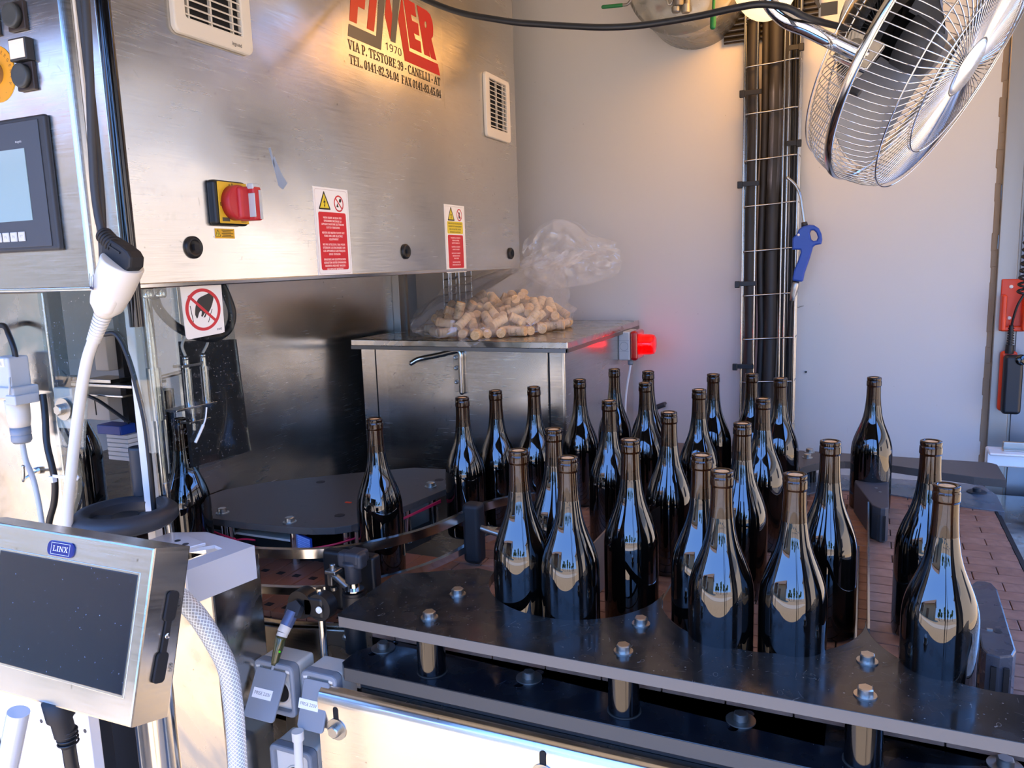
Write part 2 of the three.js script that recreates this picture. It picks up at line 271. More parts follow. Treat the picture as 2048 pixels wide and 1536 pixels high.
// ---------- belt ----------
{
  const t = thing('conveyor_belt', 'brown plastic chain conveyor belt under the wine bottles', 'conveyor', [0, 0.8, -1.5]);
  const grain = (s) => field(128, 128, (u, v) => { const a = wrapN(u, v, 5, 4, s), k = s * 0.018; return [0.47 + k + 0.10 * a, 0.335 + k + 0.09 * a, 0.265 + k + 0.08 * a]; }, 5, true);
  const mats = [1, 2, 3].map((s) => std(0xffffff, 0.5, 0, { map: grain(s) }));
  const P = 0.0381, W = 0.0846, slat = merge([box(W - 0.0016, 0.012, P - 0.0022, 0, -0.006, 0, 0.0014, 1)]);
  const rest = []; let count = 0;
  for (let r = 0; r < 30; r++) for (let c = -1; c < 12; c++) {
    const z = -1.0 - r * P, x = 0.272 - W / 2 - (c + (r % 2 ? 0.5 : 0)) * W;
    let x0 = Math.max(x - W / 2, -0.72), x1 = Math.min(x + W / 2, 0.272); if (x1 - x0 < 0.012) continue;
    const w = x1 - x0, xc = (x0 + x1) / 2, seen = x > -0.03 && z < -1.05;
    if (seen && count < 260) {
      const m = new THREE.Mesh(slat, mats[(r * 5 + c * 3 + 300) % 3]); m.name = 'slat'; m.scale.x = w / W; m.position.set(xc, BELT - 0.8, z + 1.5); m.castShadow = m.receiveShadow = true; t.add(m); count++;
    } else rest.push(box(w - 0.0016, 0.012, P - 0.0022, xc, BELT - 0.006, z, 0.0014, 1));
  }
  part(t, 'slats', rest, mats[1], { kind: 'stuff' });
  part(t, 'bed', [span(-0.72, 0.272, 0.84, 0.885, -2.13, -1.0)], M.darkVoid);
  part(t, 'side_guide', [span(0.272, 0.277, 0.85, 0.9005, -2.05, -0.99), span(0.2785, 0.284, 0.85, 0.893, -2.05, -0.99)], M.black);
}
{ // curved infeed belt on the left
  const t = thing('infeed_belt', 'brown slotted infeed belt curving below the lower guide rail at left', 'conveyor', [-1.1, 0.84, -1.1]);
  const m = std(0x7c5240, 0.5), gs = [];
  for (let i = 0; i < 22; i++) {
    const x = -0.72 - i * 0.038;
    const mm = part(t, 'slat', [span(x - 0.0365, x, 0.886, 0.898, -1.30 + (i < 8 ? 0 : 0.05), -0.985 - 0.0 * i, 0.002, 1)], m);
    mm.name = 'slat';
    gs.push(...[-1.0, -1.06, -1.12, -1.2].map((z) => span(x - 0.026, x - 0.012, 0.8975, 0.8985, z - 0.012, z)));
  }
  part(t, 'slots', gs, M.darkVoid, { kind: 'stuff' });
}
// ---------- deck beside the belt ----------
solo('side_deck', 'dull blue-grey steel deck plate to the right of the belt', 'metal deck', [span(0.286, 0.75, 0.80, 0.812, -2.40, -0.95, 0.003), span(0.30, 0.74, 0.0, 0.80, -2.38, -2.34)], M.steel, { at: [0.5, 0, -1.7] });
solo('guard_rail', 'pale metal angle rail beside the rear plates at the right edge', 'rail', [span(0.30, 0.62, 0.905, 0.952, -2.36, -2.33, 0.004), span(0.30, 0.62, 0.945, 0.952, -2.33, -2.28, 0.003)], M.whiteAlu, { at: [0.45, 0.9, -2.34] });
solo('rail_bracket', 'small folded metal bracket on the pale rail', 'bracket', [span(0.335, 0.40, 0.952, 0.972, -2.345, -2.335, 0.004), span(0.335, 0.40, 0.952, 0.956, -2.345, -2.31, 0.001)], M.zinc, { at: [0.36, 0.952, -2.33] });

// ---------- scalloped plates ----------
{
  const arcs = [[-0.403, Math.PI, 0], [-0.125, Math.PI, 0], [0.153, Math.PI, 0.72]];
  const outline = (y) => {
    const p = [[-0.685, -0.879], [-0.6905, -0.886], [-0.691, -1.035], [-0.683, -1.046], [-0.572, -1.111], [-0.545, -1.106]];
    for (const [cx, a0, a1] of arcs) p.push(...arc(cx, -1.118, 0.1388, a0, a1, 30).map(([x, z]) => [x, z]));
    p.push([0.30, -0.972], [0.60, -0.95], [0.60, -0.879]); return p;
  };
  const t = thing('front_plate', 'upper black plastic plate with scalloped pockets at the front, scuffed and dusty', 'guide plate', [-0.1, 0.955, -0.9]);
  part(t, 'plate', plate(outline(), 0.9555, 0.972, 0.0008), M.hdpe);
  part(t, 'front_edge', span(-0.684, 0.6, 0.9562, 0.9713, -0.8792, -0.8786), std(0x6b645b, 0.6), { label: 'paler machined edge' });
  const bolts = [[-0.556, -0.920], [-0.555, -1.005], [-0.269, -1.004], [-0.270, -0.921], [0.016, -1.001], [0.014, -0.918]];
  for (const [x, z] of bolts) part(t, 'bolt', hexHead(0.0165, 0.0085, 0.0125, [0, 1, 0], [x, 0.972, z]).rotateY(0), M.zinc);
  for (const [x, z] of [[-0.556, -0.920], [-0.270, -0.921], [0.014, -0.918]]) {
    part(t, 'spacer_post', [rod([x, 0.8905, z], [x, 0.9555, z], 0.0205, 40)], M.blackGloss);
    part(t, 'post_ring', [rod([x, 0.8905, z], [x, 0.8915, z], 0.0222, 40)], M.hdpeEdge);
  }
  const b = thing('lower_front_plate', 'lower black plastic plate under the scalloped front plate, on the steel box', 'guide plate', [-0.1, 0.868, -0.9]);
  const lo = [[-0.685, -0.884], [-0.696, -0.895], [-0.697, -0.93], [-0.68, -0.955], [-0.66, -0.984], [0.60, -0.984], [0.60, -0.884]];
  const slots = [[-0.661, -0.953], [-0.417, -0.951], [-0.127, -0.951], [0.161, -0.965]];
  const slotHole = ([x, z]) => { const p = []; for (let i = 0; i <= 16; i++) { const a = Math.PI * i / 8, s = i < 8 ? 1 : -1; p.push([x + 0.006 * Math.cos(a) + 0.35 * (i <= 8 ? 0.02 : -0.02), z - 0.006 * Math.sin(a) + (i <= 8 ? -0.02 : 0.02)]); } return p; };
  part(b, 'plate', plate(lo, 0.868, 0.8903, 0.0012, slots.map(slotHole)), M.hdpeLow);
  for (const [x, z] of slots) part(b, 'bolt', hexHead(0.0165, 0.009, 0.0185, [0, 1, 0], [x, 0.8903, z]), M.dull);
  part(b, 'front_edge', span(-0.684, 0.6, 0.8692, 0.889, -0.8842, -0.8836), std(0x45433f, 0.6), { label: 'paler machined edge' });
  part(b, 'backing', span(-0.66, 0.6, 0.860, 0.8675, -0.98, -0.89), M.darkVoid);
}
{
  const edge = [[-0.128, -1.90], [-0.124, -1.921], [-0.108, -1.953], [-0.087, -1.98], [-0.061, -1.998], [-0.033, -2.009], [0.0, -2.014], [0.03, -2.012], [0.075, -2.0], [0.121, -1.984], [0.166, -1.966], [0.23, -1.948], [0.29, -1.9395]];
  const left = [...arc(-0.267, -1.895, 0.139, 0, -Math.PI, 20)];
  const up = [[0.29, -2.075], [0.282, -2.087], [0.27, -2.092], [-0.56, -2.092], [-0.56, -1.895], ...left.slice().reverse(), ...edge];
  const t = thing('back_plate', 'upper charcoal plate with pockets along the white wall, behind the far bottles', 'guide plate', [0, 0.95, -2.02]);
  part(t, 'plate', plate(up, 0.954, 0.972, 0.0008), M.greyPlate);
  for (const [x, z] of [[-0.118, -2.078], [-0.119, -2.019]]) part(t, 'bolt', hexHead(0.0165, 0.0085, 0.0125, [0, 1, 0], [x, 0.972, z]), M.zinc);
  for (const [x, z] of [[-0.118, -2.06], [-0.42, -2.07], [0.05, -2.075]]) part(t, 'spacer_post', rod([x, 0.8903, z], [x, 0.954, z], 0.0185, 32), M.blackGloss);
  const b = thing('lower_back_plate', 'lower charcoal plate under the rear pocket plate, corner over the belt end', 'guide plate', [0, 0.866, -2.02]);
  const lo = [[0.292, -2.06], [0.272, -2.143], [-0.56, -2.143], [-0.56, -1.895], ...left.slice().reverse(), ...edge.map(([x, z]) => [x, z + 0.004])];
  part(b, 'plate', plate(lo, 0.868, 0.8903, 0.0012).translate(0, 0.0125, 0), std(0x5c6066, 0.45, 0, { roughnessMap: smudgeR }));
  part(b, 'bolt', hexHead(0.0165, 0.008, 0.021, [0, 1, 0], [0.252, 0.9028, -2.075]), M.charcoal);
}
// wedge blocks and lane dividers
{
  const w = thing('wedge_block', 'black tapered end block in front of the lone far bottle', 'wedge block', [0.025, 0.9, -1.78]);
  part(w, 'block', plate([[-0.010, -1.84], [-0.006, -1.885], [0.005, -1.90], [0.022, -1.905], [0.045, -1.893], [0.056, -1.872], [0.058, -1.85], [0.0545, -1.668], [0.048, -1.656], [0.040, -1.655], [0.025, -1.674]], 0.9005, 0.97, 0.002), std(0x3a3a3d, 0.6, 0, { bumpMap: dentB, bumpScale: 0.002 }));
  for (const [x, z] of [[0.033, -1.80], [0.040, -1.772]]) part(w, 'screw', rod([x, 0.9695, z], [x, 0.9706, z], 0.0035, 12), M.zinc);
  for (const x of [0.037, 0.047]) part(w, 'slot', span(x - 0.0025, x + 0.0025, 0.905, 0.955, -1.6565, -1.653), M.darkVoid);
  const s = thing('end_block', 'black rounded end block on the belt beside the nearest right bottle', 'wedge block', [0.17, 0.9, -1.2]);
  part(s, 'block', plate([[0.157, -1.303], [0.166, -1.322], [0.178, -1.328], [0.187, -1.323], [0.192, -1.299], [0.187, -1.101], [0.181, -1.083], [0.166, -1.074], [0.152, -1.079], [0.148, -1.092]], 0.9005, 0.97, 0.0025), std(0x3d4148, 0.55, 0, { roughnessMap: smudgeR }));
  part(s, 'hole', rod([0.173, 0.9695, -1.148], [0.173, 0.9704, -1.148], 0.005, 20), M.darkVoid);
  part(s, 'screw', box(0.007, 0.002, 0.004, 0.164, 0.9704, -1.15), M.zinc);
  for (const x of [0.160, 0.174]) part(s, 'slot', span(x - 0.003, x + 0.003, 0.905, 0.955, -1.078, -1.073), M.darkVoid);
  solo('lane_divider', 'thin upright metal strip dividing the two right lanes of the belt', 'lane divider', [span(0.0165, 0.0195, 0.901, 0.968, -1.70, -1.104)], M.satin, { at: [0.018, 0.9, -1.4] });
  solo('lane_divider', 'thin steel strip lying along the belt left of the upright divider', 'lane divider', [span(-0.0005, 0.004, 0.9005, 0.908, -1.6, -1.11)], M.satin, { at: [0, 0.9, -1.35] });
  solo('lane_divider', 'upright brownish metal strip at the cusp between the left and middle pockets', 'lane divider', [span(-0.2655, -0.2625, 0.901, 0.965, -1.25, -1.106)], M.satin, { at: [-0.264, 0.9, -1.18] });
  solo('lane_end_plate', 'grey brown upright sheet beside the front left pocket bottles', 'divider', [span(-0.407, -0.404, 0.901, 1.0, -1.34, -1.20)], std(0x8a7a6c, 0.45, 0.4), { at: [-0.405, 0.9, -1.27] });
}
// steel box under the front plates
{
  const t = thing('steel_box', 'folded stainless steel box that carries the front plates', 'machine housing', [-0.1, 0.4, -0.95]);
  const prof = [[-0.862, 0.30], [-0.862, 0.838], [-0.8632, 0.846], [-0.867, 0.853], [-0.873, 0.8575], [-0.879, 0.8595], [-0.879, 0.8555], [-0.875, 0.8535], [-0.870, 0.849], [-0.867, 0.843], [-0.866, 0.838], [-0.866, 0.30]];
  part(t, 'shell', toCreasedNormals(plateX(prof, -0.72, 0.65).toNonIndexed(), 0.5), M.sheet);
  part(t, 'top_flange', span(-0.66, 0.65, 0.8555, 0.8595, -0.985, -0.879), M.steel);
  for (const [x, y] of [[-0.688, 0.803], [-0.362, 0.812], [-0.03, 0.812]]) {
    part(t, 'slot', ext(rr(0.009, 0.046, 0.0042, x, y + 0.012), 0.001).translate(0, 0, -0.8625), M.darkVoid);
    part(t, 'bolt', hexHead(0.017, 0.0095, 0.0165, [0, 0, 1], [x, y, -0.8618]), M.zinc);
  }
  part(t, 'lower_fold', span(-0.70, 0.65, 0.30, 0.735, -0.872, -0.868), M.satin);
}
// ---------- main cabinet (front face x = -0.93, running back to z = -2.16) ----------
function textFit(g, s, x, y, w, weight, px, fam = 'sans-serif', align = 'left') { g.save(); g.font = `${weight} ${px}px ${fam}`; const m = g.measureText(s).width; g.translate(x, y); g.scale(w / m, 1); g.textAlign = 'left'; g.fillText(s, 0, 0); g.restore(); }
// a printed decal lying on a face; corner at (z0, y1) reading towards -z
function decalX(tex, x, z0, z1, y0, y1, th = 0.0006) { // faces +x
  const w = Math.abs(z1 - z0), h = y1 - y0, g = new THREE.PlaneGeometry(w, h).rotateY(Math.PI / 2).translate(x + th, (y0 + y1) / 2, (z0 + z1) / 2); return g;
}
{
  const t = thing('machine_cabinet', 'large brushed stainless cabinet with a red and grey logo hanging above the bottling line', 'cabinet', [-1.4, 1.455, -1.48]);
  // body with a rounded front left corner
  const r = 0.012, X = -0.93;
  const body = []; for (let i = 0; i <= 8; i++) { const a = i / 8 * Math.PI / 2; body.push([X - r + r * Math.sin(a), -0.805 - r + r * Math.cos(a)]); }
  const out = [[-2.2, -0.805], ...body, [X, -2.16], [-2.2, -2.16]];
  const topCut = plate(out, 1.458, 2.30);
  part(t, 'shell', toCreasedNormals(topCut.toNonIndexed(), 0.6), M.sheet);
  part(t, 'lower_lip', [span(X - 0.03, X + 0.0015, 1.451, 1.459, -2.16, -0.81, 0.002)], M.bright);
  part(t, 'underside', span(-2.2, X - 0.01, 1.452, 1.4575, -2.15, -0.82), M.dull);
  // printed logo and address: flat print on the door
  const U0 = 1.33, U1 = 1.73, Y0 = 1.855, Y1 = 2.075, S = 4200;
  const logo = canvasTex(Math.round((U1 - U0) * S), Math.round((Y1 - Y0) * S), (g, w, h) => {
    g.clearRect(0, 0, w, h);
    const poly = (pts, c) => { g.fillStyle = c; g.beginPath(); pts.forEach(([u, y], i) => g[i ? 'lineTo' : 'moveTo']((u - U0) * S, (Y1 - y) * S)); g.closePath(); g.fill(); };
    const R = '#c80d10', G = '#55534d';
    poly([[1.372, 2.03], [1.355, 1.941], [1.379, 1.941], [1.387, 1.975], [1.409, 1.975], [1.414, 1.996], [1.391, 1.996], [1.395, 2.01], [1.43, 2.01], [1.434, 2.03]], R);
    poly([[1.437, 2.03], [1.4135, 1.941], [1.4385, 1.941], [1.462, 2.03]], R);
    poly([[1.352, 1.934], [1.347, 1.911], [1.461, 1.911], [1.490, 2.03], [1.466, 2.03], [1.446, 1.934]], G);
    poly([[1.4935, 2.03], [1.483, 1.985], [1.499, 1.940], [1.512, 1.994], [1.503, 2.03]], R);
    poly([[1.521, 2.036], [1.500, 1.938], [1.519, 1.938], [1.546, 2.036]], G);
    poly([[1.552, 2.036], [1.535, 1.99], [1.554, 1.9105], [1.711, 1.9105], [1.703, 1.935], [1.575, 1.935], [1.557, 2.036]], R);
    poly([[1.561, 2.042], [1.579, 1.943], [1.629, 1.943], [1.626, 1.967], [1.604, 1.967], [1.598, 1.978], [1.622, 1.978], [1.619, 2.003], [1.593, 2.003], [1.589, 2.015], [1.612, 2.015], [1.607, 2.042]], R);
    g.fillStyle = R; g.beginPath();
    [[1.617, 2.042], [1.641, 1.943], [1.668, 1.943], [1.6625, 1.962], [1.6725, 1.942], [1.697, 1.942], [1.6765, 1.985], [1.685, 1.993], [1.688, 2.010], [1.685, 2.026], [1.676, 2.038], [1.66, 2.042]].forEach(([u, y], i) => g[i ? 'lineTo' : 'moveTo']((u - U0) * S, (Y1 - y) * S)); g.closePath(); g.fill();
    g.globalCompositeOperation = 'destination-out'; g.beginPath(); g.ellipse((1.653 - U0) * S, (Y1 - 2.010) * S, 0.005 * S, 0.0075 * S, 0.1, 0, 6.3); g.fill(); g.globalCompositeOperation = 'source-over';
    g.fillStyle = '#45433e'; textFit(g, '1970', (1.477 - U0) * S, (Y1 - 1.9165) * S, 0.066 * S, 'normal', 0.021 * S);
    g.fillStyle = '#0c0b0a';
    textFit(g, 'VIA P. TESTORE 39 - CANELLI - AT', (1.345 - U0) * S, (Y1 - 1.8865) * S, 0.366 * S, 'bold', 0.0255 * S, 'serif');
    textFit(g, 'TEL. 0141-82.34.04  FAX 0141-83.45.04', (1.347 - U0) * S, (Y1 - 1.860) * S, 0.365 * S, 'bold', 0.0245 * S, 'serif');
  });
  part(t, 'printed_logo', decalX(logo, X, -U0, -U1, Y0, Y1, 0.0005), std(0xffffff, 0.4, 0, { map: logo, transparent: true, alphaTest: 0.4 }), { keepUV: true, label: 'red and grey letters with a black address below' });
  // quarter-turn locks
  for (const [z, y] of [[-0.918, 1.508], [-1.514, 1.5015], [-2.09, 1.4955]]) {
    const k = part(t, 'lock', latheAt([[0, 0], [0.0165, 0], [0.0165, 0.004], [0.014, 0.007], [0.0105, 0.007], [0.0095, 0.004], [0, 0.004]], [X, y, z], [1, 0, 0], 32), M.black);
    part(k, 'key_slot', box(0.006, 0.008, 0.008, X + 0.006, y, z), M.blackSoft);
  }
  // torn bluish tape mark and scrape
  part(t, 'tape_scrap', [plateX([[-1.107, 1.652], [-1.112, 1.66], [-1.126, 1.635], [-1.14, 1.618], [-1.128, 1.607], [-1.118, 1.612]], X, X + 0.0006), plateX([[-1.100, 1.672], [-1.104, 1.674], [-1.113, 1.645], [-1.109, 1.642]], X, X + 0.0006)], std(0x8ea1bb, 0.55), { label: 'torn bluish tape remnant' });
  part(t, 'upper_duct', [span(-1.16, -1.0, 2.08, 2.30, -2.165, -2.158)], M.offwhite);
}
solo('roof_duct', 'pale sheet duct rising behind the top right corner of the stainless cabinet', 'duct', [span(-1.15, -0.985, 2.07, 2.6, -2.24, -2.17, 0.01)], M.offwhite, { at: [-1.07, 2.07, -2.2] });

// louvred vents (faces +x)
function vent(zc, yc, w, h, label, brand) {
  const X = -0.93, t = thing('vent', label, 'vent', [X, yc - h / 2, zc], 'cream louvred vents on the cabinet');
  const iw = w * 0.72, ih = h * 0.76, iy = yc + h * 0.04;
  const frameS = rr(w, h, 0.012); frameS.holes.push(new THREE.Path(rr(iw, ih, 0.003, 0, h * 0.04).getPoints(6)));
  part(t, 'frame', ext(frameS, 0.010, 0.0025).rotateY(Math.PI / 2).translate(X, yc, zc), M.cream);
  part(t, 'backing', span(X + 0.0005, X + 0.0012, iy - ih / 2, iy + ih / 2, zc - iw / 2, zc + iw / 2), M.darkVoid);
  const n = 11;
  for (let i = 0; i < n; i++) part(t, 'slat', box(0.0065, 0.0022, iw, 0, 0, 0, 0.0009, 1).rotateZ(-0.5).translate(X + 0.006, iy - ih / 2 + (i + 0.5) * ih / n, zc), M.cream);
  for (const s of [-0.36, 0.03, 0.42]) part(t, 'rib', span(X + 0.001, X + 0.006, iy - ih / 2, iy + ih / 2, zc + s * iw - 0.0016, zc + s * iw + 0.0016), M.cream);
  if (brand) { const tx = canvasTex(256, 64, (g, W, H) => { g.clearRect(0, 0, W, H); g.fillStyle = '#6e6a60'; g.font = 'bold 50px sans-serif'; g.textAlign = 'center'; g.fillText('legrand', W / 2, 44); }); part(t, 'maker_print', decalX(tx, X + 0.010, zc - w * 0.17, zc - w * 0.36, yc - h * 0.475, yc - h * 0.415, 0.0003), std(0xffffff, 0.5, 0, { map: tx, transparent: true, alphaTest: 0.4 }), { keepUV: true }); }
}
vent(-0.993, 1.888, 0.163, 0.156, 'larger looking cream louvred vent at the top left of the stainless cabinet', true);
vent(-2.022, 1.887, 0.165, 0.166, 'cream louvred vent near the far right end of the stainless cabinet', false);

// main switch
{
  const X = -0.93, yc = 1.575, zc = -0.988;
  const t = thing('main_switch', 'red rotary main switch on a yellow plate with black base, on the stainless cabinet', 'switch', [X, 1.54, zc]);
  part(t, 'base', box(0.017, 0.068, 0.072, X + 0.0085, yc, zc, 0.006, 3), M.black);
  const face = canvasTex(256, 256, (g) => { g.fillStyle = '#dcb22c'; g.fillRect(0, 0, 256, 256); g.strokeStyle = '#1c180a'; g.lineWidth = 6; g.beginPath(); g.arc(128, 128, 100, Math.PI * 1.02, Math.PI * 1.42); g.stroke(); g.fillStyle = '#1c180a'; g.font = 'bold 30px sans-serif'; g.fillText('1', 92, 34); g.fillText('0', 4, 150); g.fillText('0', 116, 28); g.fillStyle = '#4a4637'; g.fillRect(16, 220, 66, 24); g.fillStyle = '#28220f'; g.font = 'bold 22px sans-serif'; g.fillText('Schneider', 140, 232); g.font = '15px sans-serif'; g.fillText('Electric', 184, 249); });
  part(t, 'yellow_plate', box(0.002, 0.062, 0.062, X + 0.018, yc, zc - 0.001, 0.0008), M.yellow);
  part(t, 'plate_print', decalX(face, X + 0.019, zc + 0.03, zc - 0.032, yc - 0.031, yc + 0.031, 0.0003), std(0xffffff, 0.45, 0, { map: face }), { keepUV: true });
  const k = part(t, 'handle', [latheAt([[0, 0], [0.0265, 0], [0.0265, 0.012], [0.0245, 0.017], [0, 0.017]], [X + 0.0195, yc, zc], [1, 0, 0], 40), box(0.034, 0.052, 0.018, X + 0.036, yc - 0.001, zc - 0.018, 0.004, 3), box(0.026, 0.05, 0.03, X + 0.03, yc - 0.001, zc - 0.005, 0.006, 3)], std(0xb5262a, 0.45));
  part(k, 'grey_slot', box(0.017, 0.036, 0.002, X + 0.046, yc - 0.004, zc - 0.0085, 0.0009), M.paleGrey);
  part(k, 'tip', [box(0.012, 0.009, 0.019, X + 0.046, yc + 0.0245, zc - 0.018, 0.002), box(0.002, 0.044, 0.005, X + 0.0533, yc - 0.003, zc - 0.022)], M.paleGrey);
}
// stickers
function sticker(name, label, z0, z1, y0, y1, w, h, draw, X = -0.93) {
  const t = thing(name, label, 'sign', [X, y0, (z0 + z1) / 2]);
  const tx = canvasTex(w, h, draw);
  part(t, 'backing', span(X, X + 0.0007, y0, y1, z0, z1), M.white);
  part(t, 'print', decalX(tx, X + 0.0007, z0, z1, y0, y1, 0.0002), std(0xffffff, 0.4, 0, { map: tx }), { keepUV: true });
}
const rrect = (g, x, y, w, h, r) => { g.beginPath(); g.moveTo(x + r, y); g.arcTo(x + w, y, x + w, y + h, r); g.arcTo(x + w, y + h, x, y + h, r); g.arcTo(x, y + h, x, y, r); g.arcTo(x, y, x + w, y, r); g.closePath(); };
const tri = (g, x, y, s) => { g.lineJoin = 'round'; g.fillStyle = '#e8d233'; g.strokeStyle = '#1d1b12'; g.lineWidth = s * 0.09; g.beginPath(); g.moveTo(x, y - s * 0.56); g.lineTo(x + s * 0.52, y + s * 0.40); g.lineTo(x - s * 0.52, y + s * 0.40); g.closePath(); g.fill(); g.stroke(); g.fillStyle = '#1d1b12'; g.beginPath(); for (const [a, b] of [[0.06, -0.28], [-0.10, 0.06], [0.01, 0.04], [-0.02, 0.20], [-0.07, 0.16], [0.01, 0.34], [0.08, 0.15], [0.04, 0.18], [0.12, -0.07], [0.01, -0.04]]) g.lineTo(x + a * s, y + b * s); g.fill(); };
const ban = (g, x, y, r) => { g.strokeStyle = '#c9252d'; g.lineWidth = r * 0.2; g.beginPath(); g.arc(x, y, r, 0, 6.3); g.stroke(); g.beginPath(); g.moveTo(x - r * 0.7, y - r * 0.7); g.lineTo(x + r * 0.7, y + r * 0.7); g.stroke(); };
sticker('warning_sticker', 'tall white and red electrical fire warning sticker in the middle of the cabinet', -1.2055, -1.3155, 1.456, 1.619, 660, 978, (g, w, h) => {
  g.fillStyle = '#f4f3f2'; g.fillRect(0, 0, w, h); g.strokeStyle = '#c9b9b9'; g.lineWidth = 4; rrect(g, 26, 24, w - 52, h - 52, 26); g.stroke();
  tri(g, 195, 158, 190);
  g.fillStyle = '#23211f'; g.beginPath(); g.ellipse(500, 130, 26, 20, -0.6, 0, 6.3); g.fill(); g.beginPath(); g.moveTo(440, 160); g.lineTo(466, 205); g.lineTo(420, 205); g.fill(); ban(g, 470, 165, 84);
  g.fillStyle = '#d3242e'; rrect(g, 66, 268, w - 132, 640, 28); g.fill();
  g.fillStyle = '#fbe9e6'; g.textAlign = 'center';
  const L = ['NON USARE ACQUA PER', 'SPEGNERE INCENDI SU', 'APPARECCHIATURE ELETTRICHE', 'SOTTO TENSIONE', '', 'NEVER USE WATER TO PUT OUT', 'FIRES ON LIVE ELECTRIC', 'EQUIPMENT', '', "NE PAS UTILISER L'EAU POUR", 'ETEINDRE LES INCENDIES SUR', 'LES APPAREILS ELECTRIQUES', 'SOUS TENSION', '', 'BRAENDE AN ELEKTRISCHEN', 'GERAETEN UNTER SPANNUNG', 'DUERFEN NIE MIT WASSER', 'GELOESCHT WERDEN !'];
  let y = 340; for (const s of L) { if (!s) { y += 22; continue; } g.font = 'bold 31px sans-serif'; const m = g.measureText(s).width, W = Math.min(430, m); g.save(); g.translate(w / 2, y); g.scale(W / m, 1); g.fillText(s, 0, 0); g.restore(); y += 36; }
});
sticker('warning_sticker', 'smaller white, yellow and red electrical warning sticker at the far end of the cabinet', -1.699, -1.809, 1.450, 1.6145, 520, 780, (g, w, h) => {
  g.fillStyle = '#f6f2ea'; g.fillRect(0, 0, w, h); g.strokeStyle = '#c7bfb2'; g.lineWidth = 3; rrect(g, 22, 20, w - 44, h - 44, 16); g.stroke();
  tri(g, 165, 115, 150); g.fillStyle = '#23211f'; g.fillRect(362, 80, 34, 70); ban(g, 380, 110, 64);
  g.fillStyle = '#e9cf2e'; rrect(g, 56, 190, w - 112, 140, 20); g.fill();
  g.fillStyle = '#2a2408'; g.textAlign = 'center'; g.font = 'bold 25px sans-serif';
  ['PERICOLO DI FOLGORAZIONE', 'DANGER DE FOUDROIEMENT', 'RISK OF ELECTRIC SHOCK', 'STROMSCHLAGGEFAHR'].forEach((s, i) => { const m = g.measureText(s).width; g.save(); g.translate(w / 2, 222 + i * 33); g.scale(Math.min(1, 350 / m), 1); g.fillText(s, 0, 0); g.restore(); });
  g.fillStyle = '#cf2a30'; rrect(g, 62, 345, w - 124, 385, 20); g.fill(); g.fillStyle = '#fbe3df'; g.font = 'bold 22px sans-serif';
  let y = 386; for (const s of ['TOGLIERE LA CORRENTE', 'PRIMA DI APRIRE', 'QUESTO PANNELLO', '', 'COUPER LE COURANT', 'AVANT D OUVRIR', '', 'SWITCH OFF CURRENT', 'BEFORE OPENING', 'THIS COVER', '', 'VOR DEM OEFFNEN', 'STROM ABSCHALTEN']) { if (!s) { y += 14; continue; } g.fillText(s, w / 2, y); y += 30; }
});
sticker('yellow_label', 'small yellow hazard label under the red main switch', -0.963, -1.006, 1.522, 1.537, 256, 96, (g, w, h) => { g.fillStyle = '#e3ae1d'; g.fillRect(0, 0, w, h); tri(g, 40, 50, 62); g.fillStyle = '#3a2c08'; for (let i = 0; i < 5; i++) g.fillRect(88 + (i % 2) * 12, 12 + i * 16, 150 - (i % 2) * 40, 6); });

// the door sheet stands a little out of square with the truck: turn it and what is fixed to it about its middle
for (const o of scene.children.filter((c) => ['machine_cabinet', 'vent', 'vent_001', 'main_switch', 'warning_sticker', 'warning_sticker_001', 'yellow_label'].includes(c.name))) {
  const a = 0.026, k = 1.045, px = -0.93, pz = -1.48, dx = o.position.x - px, dz = (o.position.z - pz) * k;
  o.position.x = px + dx * Math.cos(a) + dz * Math.sin(a); o.position.z = pz - dx * Math.sin(a) + dz * Math.cos(a); o.rotation.y = a;
  if (o.name === 'machine_cabinet') o.scale.z = k;
}
